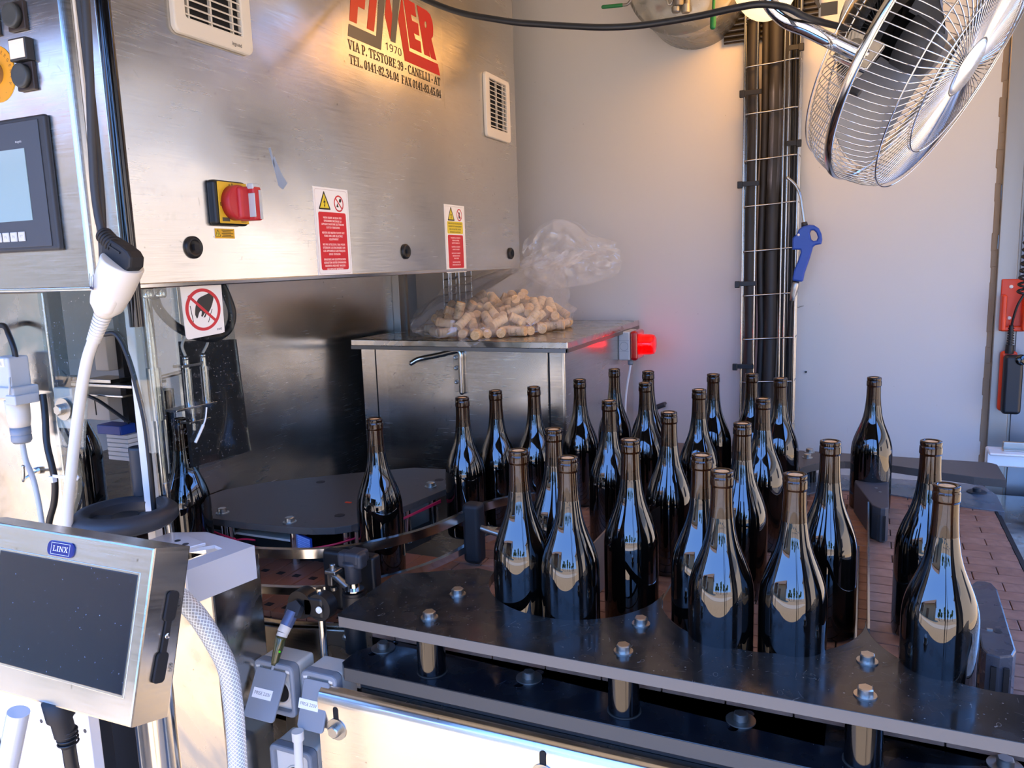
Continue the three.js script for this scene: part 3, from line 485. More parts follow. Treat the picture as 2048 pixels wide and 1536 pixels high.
// ---------- left control cabinet: end face z = -0.75 ----------
{
  const t = thing('control_cabinet', 'stainless control cabinet at upper left carrying the touch screen and push buttons', 'cabinet', [-1.6, 1.455, -0.776]);
  const r = 0.010, x1 = -0.952, out = [[-2.3, -0.80], [-2.3, -0.75]];
  for (let i = 0; i <= 8; i++) { const a = Math.PI / 2 - i / 8 * Math.PI / 2; out.push([x1 - r + r * Math.cos(a), -0.75 - r + r * Math.sin(a)]); }
  out.push([x1, -0.80]);
  part(t, 'shell', toCreasedNormals(plate(out, 1.457, 2.3).toNonIndexed(), 0.6), M.sheet);
  part(t, 'lower_lip', span(-2.3, x1 - 0.004, 1.451, 1.4575, -0.79, -0.7492, 0.002), M.bright);
}
{ // touch screen unit
  const Z = -0.75, t = thing('touch_screen', 'dark grey touch screen with a lit pale display on the left cabinet', 'touch screen', [-1.12, 1.505, Z]);
  part(t, 'bezel', span(-1.25, -0.998, 1.507, 1.685, Z, Z + 0.009, 0.004, 3), M.charcoal);
  part(t, 'front_frame', span(-1.243, -1.010, 1.513, 1.679, Z + 0.0085, Z + 0.0105, 0.001), std(0x3b4048, 0.4));
  const scr = new THREE.MeshStandardMaterial({ color: 0x6f8794, roughness: 0.12, emissive: 0xbfe2f0, emissiveIntensity: 0.42 });
  part(t, 'display', span(-1.225, -1.0415, 1.549, 1.644, Z + 0.0105, Z + 0.0112), scr);
  const kt = (s) => canvasTex(64, 64, (g) => { g.fillStyle = '#c9c8c2'; g.fillRect(0, 0, 64, 64); g.fillStyle = '#7a7a76'; g.font = '30px sans-serif'; g.textAlign = 'center'; g.fillText(s, 32, 42); });
  for (let i = 0; i < 5; i++) { const x = -1.0675 - i * 0.0165, k = part(t, 'key', span(x - 0.007, x + 0.007, 1.5215, 1.5345, Z + 0.0105, Z + 0.012, 0.0008), M.paleGrey); const tx = kt('F' + (7 - i)); part(k, 'key_print', new THREE.PlaneGeometry(0.012, 0.011).translate(x, 1.528, Z + 0.0122), std(0xffffff, 0.5, 0, { map: tx }), { keepUV: true }); }
  const bt = canvasTex(256, 64, (g) => { g.clearRect(0, 0, 256, 64); g.fillStyle = '#c5cbd0'; g.font = '44px sans-serif'; g.fillText('Magelis', 20, 46); });
  part(t, 'maker_print', new THREE.PlaneGeometry(0.022, 0.0055).translate(-1.049, 1.653, Z + 0.0108), std(0xffffff, 0.5, 0, { map: bt, transparent: true, alphaTest: 0.3 }), { keepUV: true });
}
function pushButton(x, y, label, holder) {
  const Z = -0.75, t = thing('push_button', label, 'push button', [x, y - 0.02, Z], holder === undefined ? undefined : undefined);
  part(t, 'plate', span(x - 0.017, x + 0.017, y - 0.018, y + 0.018, Z, Z + 0.006, 0.0015), std(0x2c2422, 0.5));
  part(t, 'cap', latheAt([[0, 0], [0.0155, 0], [0.0155, 0.006], [0.0145, 0.008], [0.011, 0.0075], [0, 0.0072]], [x - 0.001, y, Z + 0.006], [0, 0, 1], 36), std(0x3a3f42, 0.5));
  if (holder) { part(t, 'label_holder', span(x - 0.017, x + 0.017, y + 0.0185, y + 0.047, Z, Z + 0.012, 0.0015), std(0x2a2c30, 0.5)); part(t, 'label_card', span(x - 0.0145, x + 0.0145, y + 0.0215, y + 0.0445, Z + 0.012, Z + 0.0126), std(0xe6dccd, 0.7)); }
}
pushButton(-1.030, 1.736, 'dark push button below a white label card, beside the yellow emergency disc', true);
pushButton(-1.034, 1.812, 'dark push button at the top, above the one with the white label card', false);
pushButton(-1.089, 1.812, 'dark push button cut by the left edge, beside the top one', false);
{
  const Z = -0.75, c = [-1.092, 1.747], t = thing('emergency_stop', 'yellow emergency disc with an amber lit knob at the left edge', 'emergency button', [c[0], c[1] - 0.036, Z]);
  const tx = canvasTex(512, 512, (g) => { g.fillStyle = '#d9961d'; g.fillRect(0, 0, 512, 512); g.fillStyle = '#8a5c10'; g.font = 'bold 46px sans-serif'; g.textAlign = 'center'; 'EMERGENCY · EMERGENZA · '.split('').forEach((ch, i, a) => { g.save(); g.translate(256, 256); g.rotate(i / a.length * 6.283); g.fillText(ch, 0, -190); g.restore(); }); });
  part(t, 'disc', new THREE.CylinderGeometry(0.037, 0.037, 0.0012, 48).rotateX(Math.PI / 2).translate(c[0], c[1], Z + 0.0006), M.yellow);
  part(t, 'disc_print', new THREE.CircleGeometry(0.037, 48).translate(c[0], c[1], Z + 0.0014), std(0xffffff, 0.5, 0, { map: tx }), { keepUV: true });
  part(t, 'knob', latheAt([[0, 0.012], [0.008, 0.0118], [0.0125, 0.009], [0.0138, 0.004], [0.0142, 0]], [c[0], c[1], Z + 0.0014], [0, 0, 1], 32), phy(0x8a6a48, 0.12, 0.1, { clearcoat: 1 }));
}
// ---------- pole and cables at the cabinet corner ----------
solo('support_pole', 'glossy black vertical pole in the gap at the cabinet corner', 'pole', rod([-0.915, 1.40, -0.782], [-0.917, 2.6, -0.782], 0.0095, 28), M.blackGloss, { at: [-0.916, 1.4, -0.782] });
solo('corner_channel', 'beige metal channel between the two stainless cabinets', 'channel', [span(-0.951, -0.935, 1.46, 2.3, -0.803, -0.797), span(-0.951, -0.947, 1.46, 2.3, -0.797, -0.765)], M.cream, { at: [-0.945, 1.46, -0.8] });
solo('power_cable', 'thick black cable hanging from above down to the black angled plug', 'cable', tube([[-0.868, 2.4, -0.72], [-0.869, 1.95, -0.72], [-0.872, 1.80, -0.72], [-0.879, 1.71, -0.72], [-0.888, 1.63, -0.72], [-0.892, 1.57, -0.72], [-0.889, 1.535, -0.72], [-0.884, 1.519, -0.72]], 0.0052, 90, 14), M.charcoal, { at: [-0.88, 1.519, -0.72] });
solo('power_cable', 'second dark cable behind the thick one at the left of the black pole', 'cable', tube([[-0.905, 2.4, -0.738], [-0.905, 1.9, -0.738], [-0.902, 1.7, -0.738], [-0.905, 1.56, -0.738], [-0.92, 1.47, -0.742], [-0.93, 1.42, -0.75]], 0.005, 80, 12), M.charcoal, { at: [-0.91, 1.42, -0.74] });
{
  const a = V(-0.884, 1.522, -0.72), d = V(0.036, -0.026, 0.006).normalize();
  const t = thing('cable_plug', 'black angled mains plug pushed into the pale cable socket', 'plug', [-0.86, 1.48, -0.72]);
  const ribs = []; for (let i = 0; i < 5; i++) { const p = a.clone().addScaledVector(d, 0.001 + i * 0.0052); ribs.push(new THREE.TorusGeometry(0.0088, 0.0022, 8, 20).applyQuaternion(new THREE.Quaternion().setFromUnitVectors(V(0, 0, 1), d)).translate(p.x, p.y, p.z)); }
  part(t, 'strain_relief', [...ribs, rod(a, a.clone().addScaledVector(d, 0.028), 0.0078, 18, 0.0092)], M.blackSoft);
  const body = ext(shape([[-0.876, 1.512], [-0.868, 1.519], [-0.846, 1.508], [-0.834, 1.500], [-0.829, 1.492], [-0.832, 1.480], [-0.842, 1.474], [-0.876, 1.486], [-0.882, 1.494]]), 0.022, 0.003).translate(0, 0, -0.731);
  part(t, 'body', [body], M.blackSoft);
  part(t, 'finger_grip', ext(shape([[-0.862, 1.508], [-0.845, 1.499], [-0.846, 1.497], [-0.863, 1.506]]), 0.004).translate(0, 0, -0.7115), M.black);
}
{ // pale cable socket, boot and cable
  const top = V(-0.856, 1.487, -0.72), dir = V(-0.55, -0.83, 0.02).normalize();
  const t = thing('cable_socket', 'pale grey rubber cable socket marked E hanging in front of the cabinets', 'cable connector', [-0.9, 1.40, -0.72]);
  part(t, 'shell', latheAt([[0, 0.001], [0.024, 0], [0.0262, 0.0015], [0.0258, 0.014], [0.025, 0.030], [0.0238, 0.044], [0.0225, 0.050], [0.0215, 0.058], [0.0195, 0.066], [0.0135, 0.074], [0.0100, 0.080], [0, 0.080]], top.toArray(), dir, 36), M.offwhite);
  part(t, 'side_lobe', between(new THREE.CapsuleGeometry(0.010, 0.016, 6, 16), [-0.868, 1.446, -0.712], [-0.884, 1.428, -0.712]), M.offwhite);
  const e = canvasTex(128, 128, (g) => { g.clearRect(0, 0, 128, 128); g.strokeStyle = '#2b2a45'; g.lineWidth = 15; g.beginPath(); g.moveTo(24, 16); g.lineTo(24, 112); g.lineTo(106, 112); g.moveTo(64, 30); g.lineTo(64, 108); g.moveTo(104, 18); g.lineTo(106, 112); g.stroke(); });
  part(t, 'marker_letter', new THREE.PlaneGeometry(0.018, 0.024).rotateY(-0.35).rotateZ(-0.12).translate(-0.881, 1.465, -0.6925), std(0xffffff, 0.6, 0, { map: e, transparent: true, alphaTest: 0.4 }), { keepUV: true });
  const ribs = [], b0 = top.clone().addScaledVector(dir, 0.078); let p = b0.clone();
  for (let i = 0; i < 9; i++) { p = b0.clone().addScaledVector(dir, 0.003 + i * 0.0047); const rr_ = 0.0108 - i * 0.00028; ribs.push(new THREE.CylinderGeometry(rr_, rr_, 0.0024, 20).applyQuaternion(new THREE.Quaternion().setFromUnitVectors(V(0, 1, 0), dir)).translate(p.x, p.y, p.z)); }
  part(t, 'boot', [...ribs, rod(b0, p, 0.0084, 18)], M.offwhite);
  solo('pale_cable', 'thick cream cable running down from the pale socket to behind the printer screen', 'cable', tube([p.toArray(), [-0.938, 1.365, -0.719], [-0.955, 1.33, -0.72], [-0.972, 1.284, -0.72], [-0.987, 1.24, -0.72], [-1.000, 1.199, -0.72], [-1.012, 1.16, -0.72], [-1.020, 1.124, -0.72], [-1.022, 1.09, -0.72], [-1.0, 0.9, -0.70]], 0.0073, 110, 16), M.offwhite, { at: [-1.0, 0.9, -0.72] });
}
// ---------- left post with hook, sensor connector and its cables ----------
{
  const t = thing('steel_post', 'pale steel door post at the left edge below the control cabinet', 'post', [-1.24, 0, -0.83]);
  part(t, 'face', span(-1.42, -1.172, 0.02, 1.4505, -0.86, -0.832, 0.004), M.steel);
  part(t, 'seal', span(-1.1715, -1.164, 0.02, 1.4505, -0.858, -0.834, 0.002), M.charcoal);
  const k = part(t, 'hook', [tube([[-1.235, 1.158, -0.83], [-1.222, 1.153, -0.80], [-1.207, 1.155, -0.788], [-1.2005, 1.165, -0.785], [-1.199, 1.178, -0.785]], 0.0024, 30, 10), ball(0.003, -1.199, 1.179, -0.785)], M.bright);
  part(k, 'hook_collar', rod([-1.2355, 1.158, -0.832], [-1.232, 1.157, -0.823], 0.006, 16), M.bright);
}
{
  const t = thing('cable_connector', 'grey clip-on cable connector with a white tag at the left edge', 'cable connector', [-1.213, 1.22, -0.80]);
  part(t, 'upper_shell', [span(-1.236, -1.196, 1.302, 1.352, -0.815, -0.78, 0.004), span(-1.240, -1.185, 1.288, 1.306, -0.818, -0.775, 0.003)], M.paleGrey);
  part(t, 'clip', [span(-1.202, -1.178, 1.279, 1.294, -0.812, -0.772, 0.002), tube([[-1.190, 1.296, -0.772], [-1.183, 1.31, -0.77], [-1.188, 1.322, -0.775]], 0.0016, 16, 8)], M.paleGrey);
  part(t, 'lower_shell', latheAt([[0, 0], [0.014, 0], [0.0165, 0.015], [0.0175, 0.045], [0, 0.045]], [-1.212, 1.238, -0.797], [0, 1, 0], 24), M.cream);
  part(t, 'gland', latheAt([[0, 0], [0.012, 0], [0.0148, 0.004], [0.0148, 0.012], [0.0138, 0.0125], [0.0138, 0.014], [0.0148, 0.0145], [0.0148, 0.026], [0, 0.026]], [-1.212, 1.214, -0.797], [0, 1, 0], 14), M.greyPlastic);
  const tx = canvasTex(128, 48, (g) => { g.fillStyle = '#eceae4'; g.fillRect(0, 0, 128, 48); g.fillStyle = '#4b4a48'; g.font = 'bold 30px sans-serif'; g.textAlign = 'center'; g.fillText('17CNJ', 64, 36); });
  part(t, 'tag', span(-1.2335, -1.2035, 1.337, 1.350, -0.78, -0.7792), M.white); part(t, 'tag_print', new THREE.PlaneGeometry(0.029, 0.012).translate(-1.2185, 1.3435, -0.7788), std(0xffffff, 0.5, 0, { map: tx }), { keepUV: true });
}
solo('thin_cable', 'pale cable leaving the bottom of the grey connector past the hook', 'cable', tube([[-1.212, 1.214, -0.797], [-1.209, 1.185, -0.797], [-1.203, 1.16, -0.80], [-1.196, 1.12, -0.80], [-1.194, 1.08, -0.80], [-1.195, 0.9, -0.80]], 0.0042, 50, 10), M.paleGrey, { at: [-1.2, 0.9, -0.8] });
solo('thin_cable', 'black cable arching into the top of the grey connector', 'cable', tube([[-1.30, 1.39, -0.81], [-1.24, 1.398, -0.81], [-1.215, 1.385, -0.80], [-1.203, 1.365, -0.797], [-1.201, 1.350, -0.797]], 0.0044, 40, 10), M.black, { at: [-1.2, 1.35, -0.8] });
solo('thin_cable', 'black cable slanting down beside the left post to the white cable tie', 'cable', tube([[-1.175, 1.29, -0.815], [-1.168, 1.262, -0.81], [-1.158, 1.215, -0.80], [-1.146, 1.184, -0.795], [-1.143, 1.16, -0.795], [-1.150, 1.125, -0.795], [-1.170, 1.085, -0.795], [-1.2, 1.0, -0.8]], 0.005, 60, 10), M.black, { at: [-1.15, 1.0, -0.8] });
solo('cable_tie', 'white cable tie strapping the black cable to the guard', 'cable tie', [span(-1.147, -1.137, 1.157, 1.167, -0.795, -0.787, 0.001), box(0.055, 0.0045, 0.0015, -1.110, 1.168, -0.789).rotateZ(0), ball(0.0035, -1.083, 1.170, -0.789)], M.white, { at: [-1.12, 1.16, -0.79] });
// ---------- clear guards ----------
const M_clear = phy(0xe6ecee, 0.02, 0, { transmission: 1, thickness: 0, ior: 1.49 });
const M_specks = std(0xdfe4e8, 0.8, 0, { alphaMap: (() => { const t = dirtyA.clone(); t.colorSpace = THREE.NoColorSpace; t.wrapS = t.wrapT = THREE.RepeatWrapping; t.repeat.set(3, 3); return t; })(), transparent: true, opacity: 0.45 });
{
  const arch = [[-1.125, 1.02], [-1.121, 1.10], [-1.110, 1.165], [-1.098, 1.22], [-1.083, 1.283], [-1.068, 1.33], [-1.051, 1.361], [-1.037, 1.380], [-1.020, 1.389], [-1.006, 1.385], [-0.996, 1.376], [-0.988, 1.36], [-0.980, 1.336], [-0.972, 1.30], [-0.966, 1.26], [-0.964, 1.2], [-0.966, 1.21]];
  const out = [[-1.163, 1.02], ...arch, [-0.945, 1.21], [-0.945, 1.45], [-1.163, 1.45]];
  const t = thing('end_guard', 'clear plastic end guard with an arched cut-out above the hand wheel', 'guard', [-1.05, 1.02, -0.82]);
  part(t, 'pane', ext(shape(out), 0.004).translate(0, 0, -0.822), M_clear);
  part(t, 'dust', new THREE.ShapeGeometry(shape(out)).translate(0, 0, -0.8172), M_specks, { kind: 'stuff' });
  part(t, 'edge_strip', tube([[-1.030, 1.385, -0.82], [-1.006, 1.386, -0.82], [-0.996, 1.376, -0.82], [-0.988, 1.36, -0.82], [-0.980, 1.336, -0.82], [-0.972, 1.30, -0.82], [-0.965, 1.26, -0.82], [-0.963, 1.2, -0.82], [-0.9645, 1.12, -0.82]], 0.0038, 60, 10), M.black);
  part(t, 'fixing', [hexHead(0.015, 0.010, 0.0175, [0, 0, 1], [-1.133, 1.268, -0.8165])], M.zinc);
  part(t, 'bracket', span(-1.163, -1.12, 1.235, 1.30, -0.835, -0.824, 0.002), M.cream);
  const s = thing('side_guard', 'clear dusty plastic side guard hanging below the stainless cabinet', 'guard', [-0.94, 1.17, -0.92]);
  const o2 = [[-0.82, 1.45], [-0.82, 1.163], [-0.884, 1.168], [-1.005, 1.172], [-0.994, 1.30], [-0.985, 1.45]];
  part(s, 'pane', plateX(o2, -0.943, -0.939), M_clear);
  part(s, 'dust', new THREE.ShapeGeometry(shape(o2.map(([z, y]) => [-z, y]))).rotateY(Math.PI / 2).translate(-0.9384, 0, 0), M_specks, { kind: 'stuff' });
  part(s, 'crack', [tube([[-0.938, 1.262, -0.915], [-0.9375, 1.245, -0.91], [-0.938, 1.232, -0.903]], 0.0012, 14, 6), tube([[-0.938, 1.236, -0.905], [-0.9375, 1.225, -0.896], [-0.938, 1.212, -0.886]], 0.0022, 14, 6)], M.white);
}
{
  const t = thing('hand_sign', 'white sign with a crossed-out black hand in a red ring, below the cabinet', 'sign', [-0.936, 1.373, -0.93]);
  const tx = canvasTex(512, 640, (g, w, h) => {
    g.fillStyle = '#efeeea'; g.fillRect(0, 0, w, h);
    g.fillStyle = '#262626'; g.beginPath(); g.moveTo(392, 108); g.lineTo(338, 92); g.bezierCurveTo(280, 120, 215, 130, 190, 165); g.bezierCurveTo(165, 205, 140, 270, 135, 350); g.lineTo(152, 400); g.bezierCurveTo(178, 385, 172, 340, 205, 310); g.bezierCurveTo(228, 300, 226, 330, 208, 372); g.lineTo(222, 388); g.lineTo(262, 340); g.lineTo(266, 352); g.lineTo(236, 398); g.lineTo(262, 396); g.lineTo(282, 360); g.bezierCurveTo(340, 330, 375, 230, 392, 168); g.closePath(); g.fill();
    g.strokeStyle = '#262626'; g.lineWidth = 9; g.beginPath(); g.moveTo(88, 236); g.lineTo(104, 440); g.moveTo(362, 300); g.lineTo(300, 470); g.stroke();
    g.strokeStyle = '#c92a33'; g.lineWidth = 40; g.beginPath(); g.ellipse(w / 2 - 4, 300, 208, 252, 0, 0, 6.3); g.stroke(); g.lineWidth = 34; g.beginPath(); g.moveTo(80, 110); g.lineTo(408, 470); g.stroke();
    g.fillStyle = '#262626'; g.font = 'bold 34px sans-serif'; g.fillText('EMZ', 410, 596);
  });
  part(t, 'backing', plateX([[-0.884, 1.4505], [-0.967, 1.4505], [-0.966, 1.379], [-0.962, 1.3745], [-0.891, 1.371], [-0.8865, 1.375]], -0.9378, -0.9368), M.white);
  const g = new THREE.PlaneGeometry(1, 1), p = g.attributes.position; [[-0.8842, 1.450], [-0.9665, 1.450], [-0.8875, 1.3718], [-0.9655, 1.3755]].forEach(([z, y], i) => p.setXYZ(i, -0.9366, y, z)); g.computeVertexNormals();
  part(t, 'print', g, std(0xffffff, 0.45, 0, { map: tx }), { keepUV: true });
}
{
  const g = thing('cable_gland', 'first shiny cable gland under the near corner of the cabinet', 'cable gland', [-0.952, 1.436, -0.838], 'cable glands under the cabinet');
  part(g, 'nut', [latheAt([[0, 0], [0.006, 0], [0.0085, 0.003], [0.0085, 0.015], [0, 0.015]], [-0.952, 1.436, -0.838], [0, 1, 0], 6)], M.bright);
  copyOf(g, 'second shiny cable gland under the near corner of the cabinet, holding the black loop', [-0.952, 1.436, -0.861]);
}
solo('looped_cable', 'black cable looping from the gland below the cabinet behind the hand sign', 'cable', tube([[-0.955, 1.437, -0.852], [-0.96, 1.42, -0.862], [-0.96, 1.395, -0.885], [-0.96, 1.380, -0.91], [-0.962, 1.368, -0.945], [-0.962, 1.366, -0.975], [-0.962, 1.378, -1.002], [-0.962, 1.402, -1.012], [-0.962, 1.43, -1.004], [-0.963, 1.45, -0.995]], 0.0068, 80, 14), M.black, { at: [-0.96, 1.37, -0.93] });

// ---------- inside the machine ----------
{
  const t = thing('machine_enclosure', 'brushed steel inner wall of the machine under the cabinet', 'machine housing', [-1.33, 0.9, -1.6]);
  part(t, 'panel', [span(-1.345, -1.325, 0.6, 1.452, -2.07, -1.24, 0.002)], M.sheet);
  part(t, 'edge_profile', [span(-1.335, -1.30, 0.6, 1.452, -2.11, -2.07, 0.002), span(-1.30, -1.294, 0.6, 1.452, -2.112, -2.10)], M.alu);
  part(t, 'rear_panel', [span(-2.1, -1.345, 0.6, 1.452, -1.75, -1.74)], M.steel);
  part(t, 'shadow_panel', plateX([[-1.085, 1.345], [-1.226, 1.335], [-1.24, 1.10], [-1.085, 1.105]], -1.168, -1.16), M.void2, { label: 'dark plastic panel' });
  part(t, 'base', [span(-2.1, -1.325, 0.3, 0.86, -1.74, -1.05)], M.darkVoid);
}
{
  const t = thing('capper_unit', 'clamping head with beige block, plates and blue clamp seen through the arched cut-out', 'machine part', [-1.30, 1.15, -1.1]);
  part(t, 'block', [span(-1.352, -1.316, 1.29, 1.368, -1.09, -1.05, 0.002)], M.cream);
  part(t, 'dark_column', span(-1.315, -1.30, 1.0, 1.40, -1.10, -1.07), M.black);
  part(t, 'plate', [span(-1.42, -1.235, 1.262, 1.268, -1.11, -1.03, 0.001), span(-1.36, -1.29, 1.27, 1.277, -1.08, -1.03, 0.001), span(-1.44, -1.25, 1.246, 1.250, -1.10, -1.02, 0.001)], M.satin);
  part(t, 'jaw', [span(-1.39, -1.315, 1.195, 1.243, -1.09, -1.04, 0.002)], M.cream); part(t, 'jaw_groove', span(-1.352, -1.350, 1.205, 1.235, -1.041, -1.039), M.black);
  part(t, 'second_jaw', span(-1.47, -1.40, 1.195, 1.24, -1.09, -1.04, 0.002), M.cream);
  part(t, 'cylinder', [rod([-1.262, 1.08, -1.12], [-1.262, 1.245, -1.12], 0.022, 28), rod([-1.315, 0.98, -1.14], [-1.315, 1.20, -1.14], 0.026, 28), rod([-1.25, 0.98, -1.16], [-1.25, 1.1, -1.16], 0.018, 24)], M.bright);
  part(t, 'dark_post', rod([-1.275, 0.98, -1.13], [-1.275, 1.2, -1.13], 0.018, 20), M.black);
  part(t, 'blue_clamp', span(-1.335, -1.272, 1.172, 1.190, -1.06, -1.025, 0.002), M.blue);
  part(t, 'ribbed_block', Array.from({ length: 6 }, (_, i) => span(-1.318, -1.262, 1.122 + i * 0.0085, 1.1295 + i * 0.0085, -1.06, -1.03, 0.001)), M.white);
  part(t, 'hose', tube([[-1.40, 1.20, -1.02], [-1.385, 1.235, -1.01], [-1.355, 1.25, -1.01], [-1.31, 1.243, -1.01], [-1.27, 1.22, -1.015], [-1.24, 1.2, -1.02]], 0.0033, 40, 8), M.charcoal);
}
{
  const t = thing('dosing_unit', 'small chrome twin-cylinder unit seen through the clear side guard', 'machine part', [-1.10, 1.2, -1.05]);
  for (const z of [-1.035, -1.075]) { part(t, 'cylinder', rod([-1.1, 1.235, z], [-1.1, 1.302, z], 0.0075, 20), M.satin); part(t, 'cap', [rod([-1.1, 1.302, z], [-1.1, 1.318, z], 0.005, 14), ball(0.0055, -1.1, 1.321, z)], M.bright); }
  part(t, 'upper_plate', span(-1.112, -1.088, 1.306, 1.311, -1.062, -1.015, 0.001), M.bright);
  part(t, 'lower_plate', [span(-1.115, -1.085, 1.232, 1.236, -1.085, -0.99, 0.001), span(-1.112, -1.088, 1.205, 1.209, -1.07, -1.02, 0.001)], M.bright);
  part(t, 'arm', [rod([-1.1, 1.298, -1.02], [-1.1, 1.292, -0.93], 0.004, 10), rod([-1.1, 1.19, -1.04], [-1.1, 1.235, -1.04], 0.004, 10)], M.satin);
  part(t, 'hose', [tube([[-1.1, 1.325, -1.035], [-1.1, 1.345, -1.03], [-1.1, 1.365, -1.045]], 0.0025, 20, 8), tube([[-1.1, 1.325, -1.075], [-1.1, 1.345, -1.09], [-1.1, 1.365, -1.085]], 0.0025, 20, 8)], M.offwhite);
}
solo('rolling_post', 'bright steel column at the near corner inside the side guard', 'column', [rod([-0.985, 1.25, -0.862], [-0.985, 1.33, -0.862], 0.011, 24), rod([-0.985, 1.33, -0.862], [-0.985, 1.45, -0.862], 0.008, 20), rod([-0.985, 0.9, -0.862], [-0.985, 1.25, -0.862], 0.007, 20)], M.satin, { at: [-0.985, 0.9, -0.862] });
solo('corner_post', 'cream painted upright at the right side of the arched guard', 'post', [span(-1.003, -0.985, 0.95, 1.45, -0.850, -0.836, 0.002)], M.offwhite, { at: [-0.994, 0.95, -0.843] });
solo('machine_table', 'black scuffed base plate inside the machine at left', 'base plate', [span(-2.0, -1.35, 0.955, 0.97, -1.7, -1.05)], M.hdpe, { at: [-1.6, 0.86, -1.3] });
{ const b = proto.clone(); b.name = numbered('wine_bottle'); b.position.set(-1.505, 0.97, -1.11); scene.add(b); tag(b, 'dark bottle inside the machine, seen through the clear guard left of the arch', 'bottle', 'corked dark wine bottles on the filling line'); }

// ---------- grey infeed plate with posts, wires, blue light panel ----------
{
  const Y = 0.98, o = [[-1.40, -1.30], [-1.40, -1.17], [-1.30, -1.150], [-1.19, -1.148], [-1.10, -1.149], [-1.005, -1.156], [-0.955, -1.166], [-0.915, -1.182], [-0.893, -1.205], [-0.880, -1.24], [-0.872, -1.28], [-0.858, -1.34], [-0.845, -1.42], [-0.833, -1.49], [-0.84, -1.54], [-0.87, -1.60], [-0.92, -1.63], [-1.0, -1.62], [-1.12, -1.53], [-1.27, -1.40], [-1.32, -1.32]];
  const t = thing('infeed_plate', 'grey worn plastic infeed plate with rounded corners in front of the steel inner wall', 'guide plate', [-1.05, 0.9, -1.35]);
  part(t, 'plate', plate(o.filter(([x]) => x > -1.325).concat([[-1.322, -1.32]]).length ? o.map(([x, z]) => [Math.max(x, -1.322), z]) : o, Y - 0.014, Y, 0.001), M.greyPlate);
  for (const [x, z] of [[-1.195, -1.182], [-1.020, -1.180], [-0.877, -1.485]]) part(t, 'bolt', hexHead(0.017, 0.009, 0.0135, [0, 1, 0], [x, Y, z]), M.zinc);
  for (const [x, z] of [[-1.145, -1.44], [-0.951, -1.248], [-0.886, -1.54]]) part(t, 'hole', rod([x, Y - 0.0005, z], [x, Y + 0.0004, z], 0.0105, 24), M.blackSoft);
  part(t, 'orange_chip', box(0.014, 0.0012, 0.006, -0.985, Y + 0.0006, -1.325), M.orange, { label: 'small orange chip' });
  for (const [x, z] of [[-1.175, -1.18], [-1.20, -1.19], [-1.010, -1.178], [-0.885, -1.215], [-0.905, -1.205], [-0.865, -1.36], [-0.86, -1.46], [-1.19, -1.36]]) part(t, 'post', rod([x, 0.895, z], [x, Y - 0.014, z], 0.0085, 22), M.bright);
  part(t, 'drum', [plate(o.map(([x, z]) => [Math.max(-1.32, lerp(x, -1.1, 0.16)), lerp(z, -1.38, 0.16)]), 0.86, 0.905), span(-1.30, -1.04, 0.905, 0.93, -1.40, -1.21, 0.002)], M.black);
  part(t, 'inner_shelf', span(-1.19, -1.035, 0.93, 0.935, -1.40, -1.20, 0.001), M.offwhite);
}
{
  const t = thing('light_panel', 'small blue-white dotted panel below the edge of the grey infeed plate', 'light panel', [-0.985, 0.93, -1.17]);
  const tx = canvasTex(256, 192, (g, w, h) => { g.fillStyle = '#4f74c4'; g.fillRect(0, 0, w, h); for (let r = 0; r < 9; r++) for (let c = 0; c < 17; c++) { g.fillStyle = r === 8 ? '#e9f1ff' : r % 2 ? '#7d9fe0' : '#9db9ee'; g.beginPath(); g.arc(8 + c * 15.4 + (r % 2) * 7, 10 + r * 21.5, 4.6, 0, 6.3); g.fill(); } });
  const g = box(0.052, 0.037, 0.004).rotateY(-0.35).translate(-0.982, 0.9405, -1.172); part(t, 'housing', g, M.blue);
  part(t, 'dots', new THREE.PlaneGeometry(0.050, 0.035).rotateY(-0.35).translate(-0.9828, 0.9405, -1.1698), std(0xffffff, 0.3, 0, { map: tx, emissive: 0xffffff, emissiveMap: tx, emissiveIntensity: 0.35 }), { keepUV: true });
}
{
  const t = thing('red_wire', 'tangled crimson wire strung along below the edge of the grey infeed plate', 'wire', [-1.0, 0.945, -1.16]);
  const w = (pts, r = 0.0019) => tube(pts, r, 70, 8);
  part(t, 'strand', w([[-1.21, 0.962, -1.145], [-1.17, 0.957, -1.135], [-1.13, 0.953, -1.13], [-1.09, 0.944, -1.128], [-1.04, 0.941, -1.130], [-0.99, 0.940, -1.136], [-0.945, 0.945, -1.155], [-0.90, 0.951, -1.19], [-0.865, 0.958, -1.26], [-0.845, 0.963, -1.33], [-0.822, 0.970, -1.43]]), M.pinkWire);
  part(t, 'strand', w([[-1.21, 0.956, -1.142], [-1.16, 0.950, -1.132], [-1.12, 0.944, -1.126], [-1.07, 0.940, -1.126], [-1.02, 0.937, -1.128], [-0.97, 0.940, -1.142], [-0.92, 0.947, -1.172], [-0.88, 0.953, -1.23], [-0.85, 0.960, -1.31], [-0.822, 0.966, -1.43]]), M.pinkWire);
  part(t, 'strand', w([[-1.21, 0.950, -1.145], [-1.17, 0.949, -1.136], [-1.13, 0.944, -1.128], [-1.11, 0.952, -1.124], [-1.085, 0.957, -1.124], [-1.06, 0.958, -1.124]]), M.pinkWire);
  part(t, 'knot', tube([[-1.125, 0.946, -1.128], [-1.112, 0.955, -1.124], [-1.105, 0.945, -1.124], [-1.118, 0.941, -1.126]], 0.0019, 30, 8, true), M.pinkWire);
}
